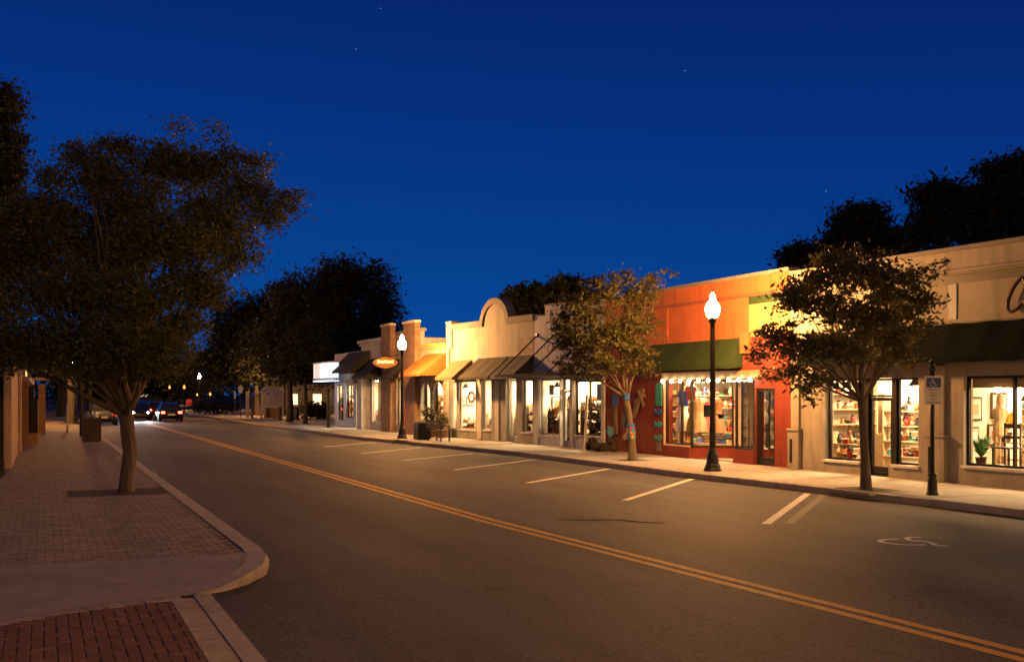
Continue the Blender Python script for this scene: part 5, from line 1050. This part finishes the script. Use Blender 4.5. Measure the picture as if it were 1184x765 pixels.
MB().box(23,36,116,126,0,3.2).build('wall', CREAM2, tH); b = MB(); b.prism([(22.4,3.2),(36.6,3.2),(29.5,5.6)], 'y', 115.5, 126.5); b.build('roof', ROOF, tH)
LITW = mat('lit_window', (.8,.6,.3), emit=2.2, ecol=(1.,.66,.3), var=.3, scale=4)
for xx in (24.,26.6,29.4,32.5): f = MB().box(xx,xx+1.1,115.9,115.99,.9,2.2).build('window', TRIMW, tH); MB().box(xx+.1,xx+1.,115.88,115.899,1.,2.1).build('pane', LITW, f)
tH2 = thing('garage_house', 'distant dim building with a few lit windows at the end of the road', 'building', (12.,262,0)); MB().box(2,34,260,272,0,4.).build('wall', CREAM2, tH2); MB().box(1.5,34.5,259.7,272.5,4.001,4.4).build('roof', ROOF, tH2)
for xx in (5.,11.,15.,20.,26.): f = MB().box(xx,xx+1.8,259.6,259.69,1.4,2.6).build('window', TRIMW, tH2); MB().box(xx+.1,xx+1.7,259.55,259.59,1.5,2.5).build('pane', LITW, f)

# ------------------------------------------------------------------ left side buildings and furniture
TAN = stucco('tan_stucco', (.42,.29,.19)); tW = thing('shop_building', 'dark fronted low shop with tan pilasters at the left edge', 'building', (-4,36,.1))
b = MB(); b.box(-9,-.86,32.1,41.5,.1,3.6); b.build('wall', mat('dark_front', (.035,.04,.042), .7, var=.3), tW)
MB().box(-1.0,-.80,31.9,32.6,.15,3.3).build('pilaster', TAN, tW, bevel=.02); MB().box(-.858,-.81,32.7,39.6,.15,3.3).build('side_panel', TAN, tW, bevel=.01); MB().box(-.86,-.70,39.65,40.3,.15,3.3).build('pilaster', TAN, tW, bevel=.02)
MB().box(-9.4,-.45,31.7,41.9,3.61,3.8).build('roof', ROOF, tW)
tQ = thing('pergola', 'tan pergola of square posts and a beam past the dark fronted shop', 'pergola', (-.8,46,.15))
for xx, yy_ in ((-.72,45.4), (-.75,52.0), (-.1,58.0), (-.75,64.)): b = MB(); b.box(xx-.16,xx+.16,yy_-.16,yy_+.16,.15,2.62); b.build('post', mat('rust_wood', (.3,.15,.06), .8, var=.3), tQ)
b = MB(); b.box(-.9,-.5,45.1,64.5,2.622,2.8); b.box(-2.5,.3,57.85,58.1,2.802,2.95); b.build('beam', TAN, tQ)
tR = tag(MB().box(-.9,-.2,45.65,47.6,.15,.62).build('planter_wall', mat('ochre_stone', (.36,.22,.10), .9, var=.3, bump=.5), loc=(-.5,46.5,.15), bevel=.02), 'low ochre stone block beside the pergola post', 'planter')
tK = thing('cabinet', 'tall dark metal cabinet with a narrow top standing on the ochre block', 'cabinet', (-.42,46.3,.62))
b = MB(); b.box(-.66,-.22,46.0,46.5,.621,1.95); b.build('body', DARKM, tK, bevel=.02); b = MB(); b.box(-.56,-.34,46.1,46.4,1.951,2.45); b.build('top_box', DARKM, tK, bevel=.02)
b = MB(); b.box(-1.0,-.1,64.3,64.8,.15,.50); b.box(-1.05,-.05,64.25,64.85,.502,.56); tag(b.build('stone_bench', CONW, loc=(-.5,64.5,.15), bevel=.01), 'pale stone bench past the dark cabinet on the left pavement', 'bench')
tl_ = thing('litter_bin', 'big square dark litter bin overflowing with bags near the left kerb', 'bin', (1.83,48.7,.15)); x, y = 1.83, 48.7
b = MB(); b.box(x-.36,x+.36,y-.36,y+.36,.18,1.12)
for k in range(9): b.box(x-.36+.082*k, x-.31+.082*k, y-.385, y-.361, .2, 1.1)
b.build('body', DWOOD, tl_); MB().box(x-.33,x+.33,y-.33,y+.33,.15,.178).build('foot', DARKM, tl_)
b = MB()
for xx in (-.36,.3): 
    for yy_ in (-.36,.3): b.box(x+xx,x+xx+.06,y+yy_,y+yy_+.06,1.121,1.22)
b.build('rim', DWOOD, tl_)
bg_ = bpy.data.objects
for xx, yy_, c, lab in ((.12,-.1,(.55,.56,.6),'crumpled white bag on top of the big litter bin, right side'), (-.18,.05,(.4,.38,.36),'crumpled grey bag on top of the big litter bin, left side')):
    b = MB(); b.lathe([(.05,0),(.15,.04),(.17,.1),(.12,.18),(.05,.2),(.07,.26),(.03,.27)], (x+xx,y+yy_,1.121), 9)
    tag(b.build('rubbish_bag', mat('bag_%d' % int(c[0]*100), c, .4, var=.3, scale=9, bump=.8, bscale=12), loc=(x+xx,y+yy_,1.12)), lab, 'bag')
b = MB(); b.tube([(1.92,54,.15),(1.92,54,4.3)], [.13,.1], 10); tag(b.build('wooden_pole', DBARK, loc=(1.92,54,.15), smooth=True), 'thick dark wooden pole right behind the big litter bin', 'pole')
b = MB(); b.tube([(1.62,55.2,.15),(1.62,55.2,4.0)], [.09,.08], 10); tag(b.build('wooden_pole', DBARK, loc=(1.62,55.2,.15), smooth=True), 'thinner dark pole left of the thick pole behind the big bin', 'pole')
b = MB(); b.tube([(1.1,60,.15),(1.1,60,1.7)], .06, 8); b.box(.8,1.4,59.95,60.05,.6,.66); tag(b.build('rail_post', CONW, loc=(1.1,60,.15)), 'pale upright with a short rail left of the dark poles', 'post')
tX = thing('shop_building', 'pale arcaded building far along the left pavement', 'building', (-4,95,.1))
MB().box(-12,-2.2,72,125,.1,3.8).build('wall', CREAM2, tX); MB().box(-12.3,-.8,71.7,125.3,3.81,4.1).build('roof', ROOF, tX)
for k in range(8): MB().box(-1.35,-1.05,73+6*k,73.3+6*k,.15,3.8).build('column', TRIMW, tX)
for k in range(7): f = MB().box(-2.19,-2.12,74.5+6*k,77.5+6*k,.6,2.8).build('window', TRIMW, tX); MB().box(-2.119,-2.1,74.6+6*k,77.4+6*k,.7,2.7).build('pane', mat('dim_window', (.5,.4,.3), .3, emit=.5, ecol=(1.,.7,.45), var=.6, scale=2), f)

# ------------------------------------------------------------------ cars
RUB = mat('tyre_rubber', (.02,.02,.02), .85); CHR = mat('wheel_alloy', (.4,.4,.42), .35, .9, var=.1); CGL = mat('car_glass', (.015,.018,.02), .08, var=0, spec=.6)
def make_car(label, loc, rz, paint, head=0., tail=0.):
    t = thing('car', label, 'car', (0,0,0), 'cars on the road'); ORG[t.name] = (0,0,0); hw = .88
    st = [(-2.2,.55,.78,.74), (-2.1,.42,.92,.8), (-1.6,.22,1.0,.86), (-.9,.2,1.0,hw), (0,.2,.98,hw), (.9,.2,.94,hw), (1.5,.22,.88,.86), (2.05,.35,.74,.78), (2.2,.45,.62,.68)]
    b = MB(); k = 8
    for yy_, zb, zt, w_ in st: b.v += [(-w_*.92,yy_,zb), (-w_,yy_,zb+(zt-zb)*.35), (-w_*.98,yy_,zb+(zt-zb)*.8), (-w_*.88,yy_,zt), (w_*.88,yy_,zt), (w_*.98,yy_,zb+(zt-zb)*.8), (w_,yy_,zb+(zt-zb)*.35), (w_*.92,yy_,zb)]
    for i in range(len(st)-1):
        for j in range(k): b.f.append((i*k+j, i*k+(j+1)%k, (i+1)*k+(j+1)%k, (i+1)*k+j)); b.m.append(0)
    b.f += [tuple(range(k)), tuple(range((len(st)-1)*k, len(st)*k))]; b.m += [0,0]; b.build('body', paint, t, smooth=True)
    cab = [(-1.75,1.0,.74), (-1.15,1.4,.6), (-.2,1.46,.6), (.45,1.38,.6), (1.15,.95,.74)]
    b = MB()
    for yy_, zt, w_ in cab: b.v += [(-.8,yy_*1.0,.97), (-w_,yy_,zt), (w_,yy_,zt), (.8,yy_,.97)]
    for i in range(4):
        for j in range(3): b.f.append((i*4+j, i*4+j+1, (i+1)*4+j+1, (i+1)*4+j)); b.m.append(0 if j != 1 or i in (0,3) else 1)
    b.f += [(0,1,2,3), (16,17,18,19)]; b.m += [0,0]; b.build('cabin', [CGL, paint], t)
    for sx in (-1,1):
        for yy_ in (-1.35,1.38):
            o = MB().lathe([(.2,-.1),(.31,-.1),(.33,-.06),(.33,.06),(.31,.1),(.2,.1)], (0,0,0), 18).build('wheel', RUB, t, smooth=False); o.data.transform(__import__('mathutils').Matrix.Translation((sx*.80,yy_,.33)) @ __import__('mathutils').Matrix.Rotation(math.pi/2,4,'Y'))
            r_ = MB().lathe([(.03,-.105),(.2,-.09),(.2,.09),(.03,.105)], (0,0,0), 14).build('rim', CHR, o); r_.data.transform(__import__('mathutils').Matrix.Translation((sx*.80,yy_,.33)) @ __import__('mathutils').Matrix.Rotation(math.pi/2,4,'Y'))
    hm = mat('headlamp_%d' % head, (.8,.8,.8), .2, emit=head, ecol=(.85,.93,1.), var=0) if head else CHR; tm = mat('tail_lamp_%d' % tail, (.3,.01,.01), .3, emit=tail, ecol=(1.,.045,.015), var=0)
    for sx in (-1,1):
        MB().lathe([(.02,0),(.1,.01),(.1,.05),(.02,.06)], (0,0,0), 10).build('headlight', hm, t).data.transform(__import__('mathutils').Matrix.Translation((sx*.55,2.13,.62)) @ __import__('mathutils').Matrix.Rotation(-math.pi/2,4,'X'))
        MB().box(sx*.62-.12,sx*.62+.12,-2.225,-2.12,.66,.80).build('taillight', tm, t, bevel=.01)
    MB().box(-.26,.26,-2.235,-2.18,.5,.62).build('number_plate', TRIMW, t); MB().box(-.7,.7,2.14,2.21,.36,.48).build('bumper', DARKM, t)
    if head:
        for sx in (-.55,.55):
            ld = bpy.data.lights.new('headlight_beam', 'SPOT'); ld.energy = 900; ld.color = (.85,.93,1.); ld.spot_size = R(50); ld.spot_blend = .8; ld.shadow_soft_size = .08
            lo_ = bpy.data.objects.new('headlight_beam', ld); C.objects.link(lo_); lo_.parent = t; lo_.location = (sx,2.3,.62); lo_.rotation_euler = (R(84),0,0)
    t.location = loc; t.rotation_euler.z = rz; return t
P1, P2, P3 = mat('car_dark', (.02,.02,.024), .25, .3, var=0), mat('car_grey', (.12,.12,.13), .3, .5, var=0), mat('car_red', (.12,.012,.01), .3, .2, var=0)
make_car('nearest car of the departing line, dark with red tail lights lit', (8.9,88,0), R(0), P1, 0, 40); make_car('dark red car in the middle of the departing line', (9.1,101,0), R(-1), P3, 0, 46); make_car('grey car farther on in the departing line', (9.6,116,0), R(-2), P2, 0, 50); make_car('farthest small car of the departing line of tail lights', (10.4,136,0), R(-2), P1, 0, 60)
make_car('oncoming car with bright bluish headlights beside the forked trunk', (7.0,92,0), R(180), P1, 90, 4); make_car('second oncoming car far behind the first, headlights on', (8.1,128,0), R(180), P2, 70, 4)
make_car('grey car parked along the left kerb behind the forked trunk', (3.7,80,0), R(0), P2, 0, 0.3)

# ------------------------------------------------------------------ small things last
LIT = island_mat('dry_leaf', [(.16,.09,.035), (.1,.06,.025), (.2,.13,.05), (.3,.27,.22)], .8)
g_ = np.random.default_rng(4); b = MB()
for k in range(620):
    q = k % 4
    if q == 0: y = g_.uniform(9, 45); x = kx(y) - abs(g_.normal()*.22) - .02; z = .006
    elif q == 1: y = g_.uniform(15, 45); x = 2.66 + abs(g_.normal()*.25); z = .006
    elif q == 2: y = g_.uniform(14.5, 34); x = g_.uniform(-.9, 2.3); z = .153
    else: y = g_.uniform(7, 34); x = g_.uniform(2.8, 15) if g_.random() < .35 else kx(y) + .2 + g_.random()*2.6; z = .006 if x < kx(y) else .156
    a = g_.uniform(0, 6.28); r = g_.uniform(.012, .032); u = Vector((math.cos(a), math.sin(a), g_.uniform(-.2,.2)))*r; v = Vector((-math.sin(a), math.cos(a), g_.uniform(-.2,.2)))*r*.5; p = Vector((x, y, z+.004))
    b.quad(p-u, p+v, p+u, p-v)
tag(b.build('leaf_litter', LIT), 'dry fallen leaves and scraps scattered along the kerbs', 'litter', kind='stuff')
STAR = mat('star_light', (1,1,1), emit=.5, ecol=(.6,.75,1.), var=0)
for px, py, lab in ((440,10,'brightest faint star near the top of the sky'), (412,57,'faint star a little below and left of the brightest one'), (792,82,'faint star alone in the middle right of the sky'), (955,221,'faint star low over the trees on the right')):
    p = at(px, py, 2200); tag(MB().lathe([(.05,-.8),(.7,-.45),(.8,0),(.7,.45),(.05,.8)], tuple(p), 8).build('star', STAR, loc=tuple(p)), lab, 'star')
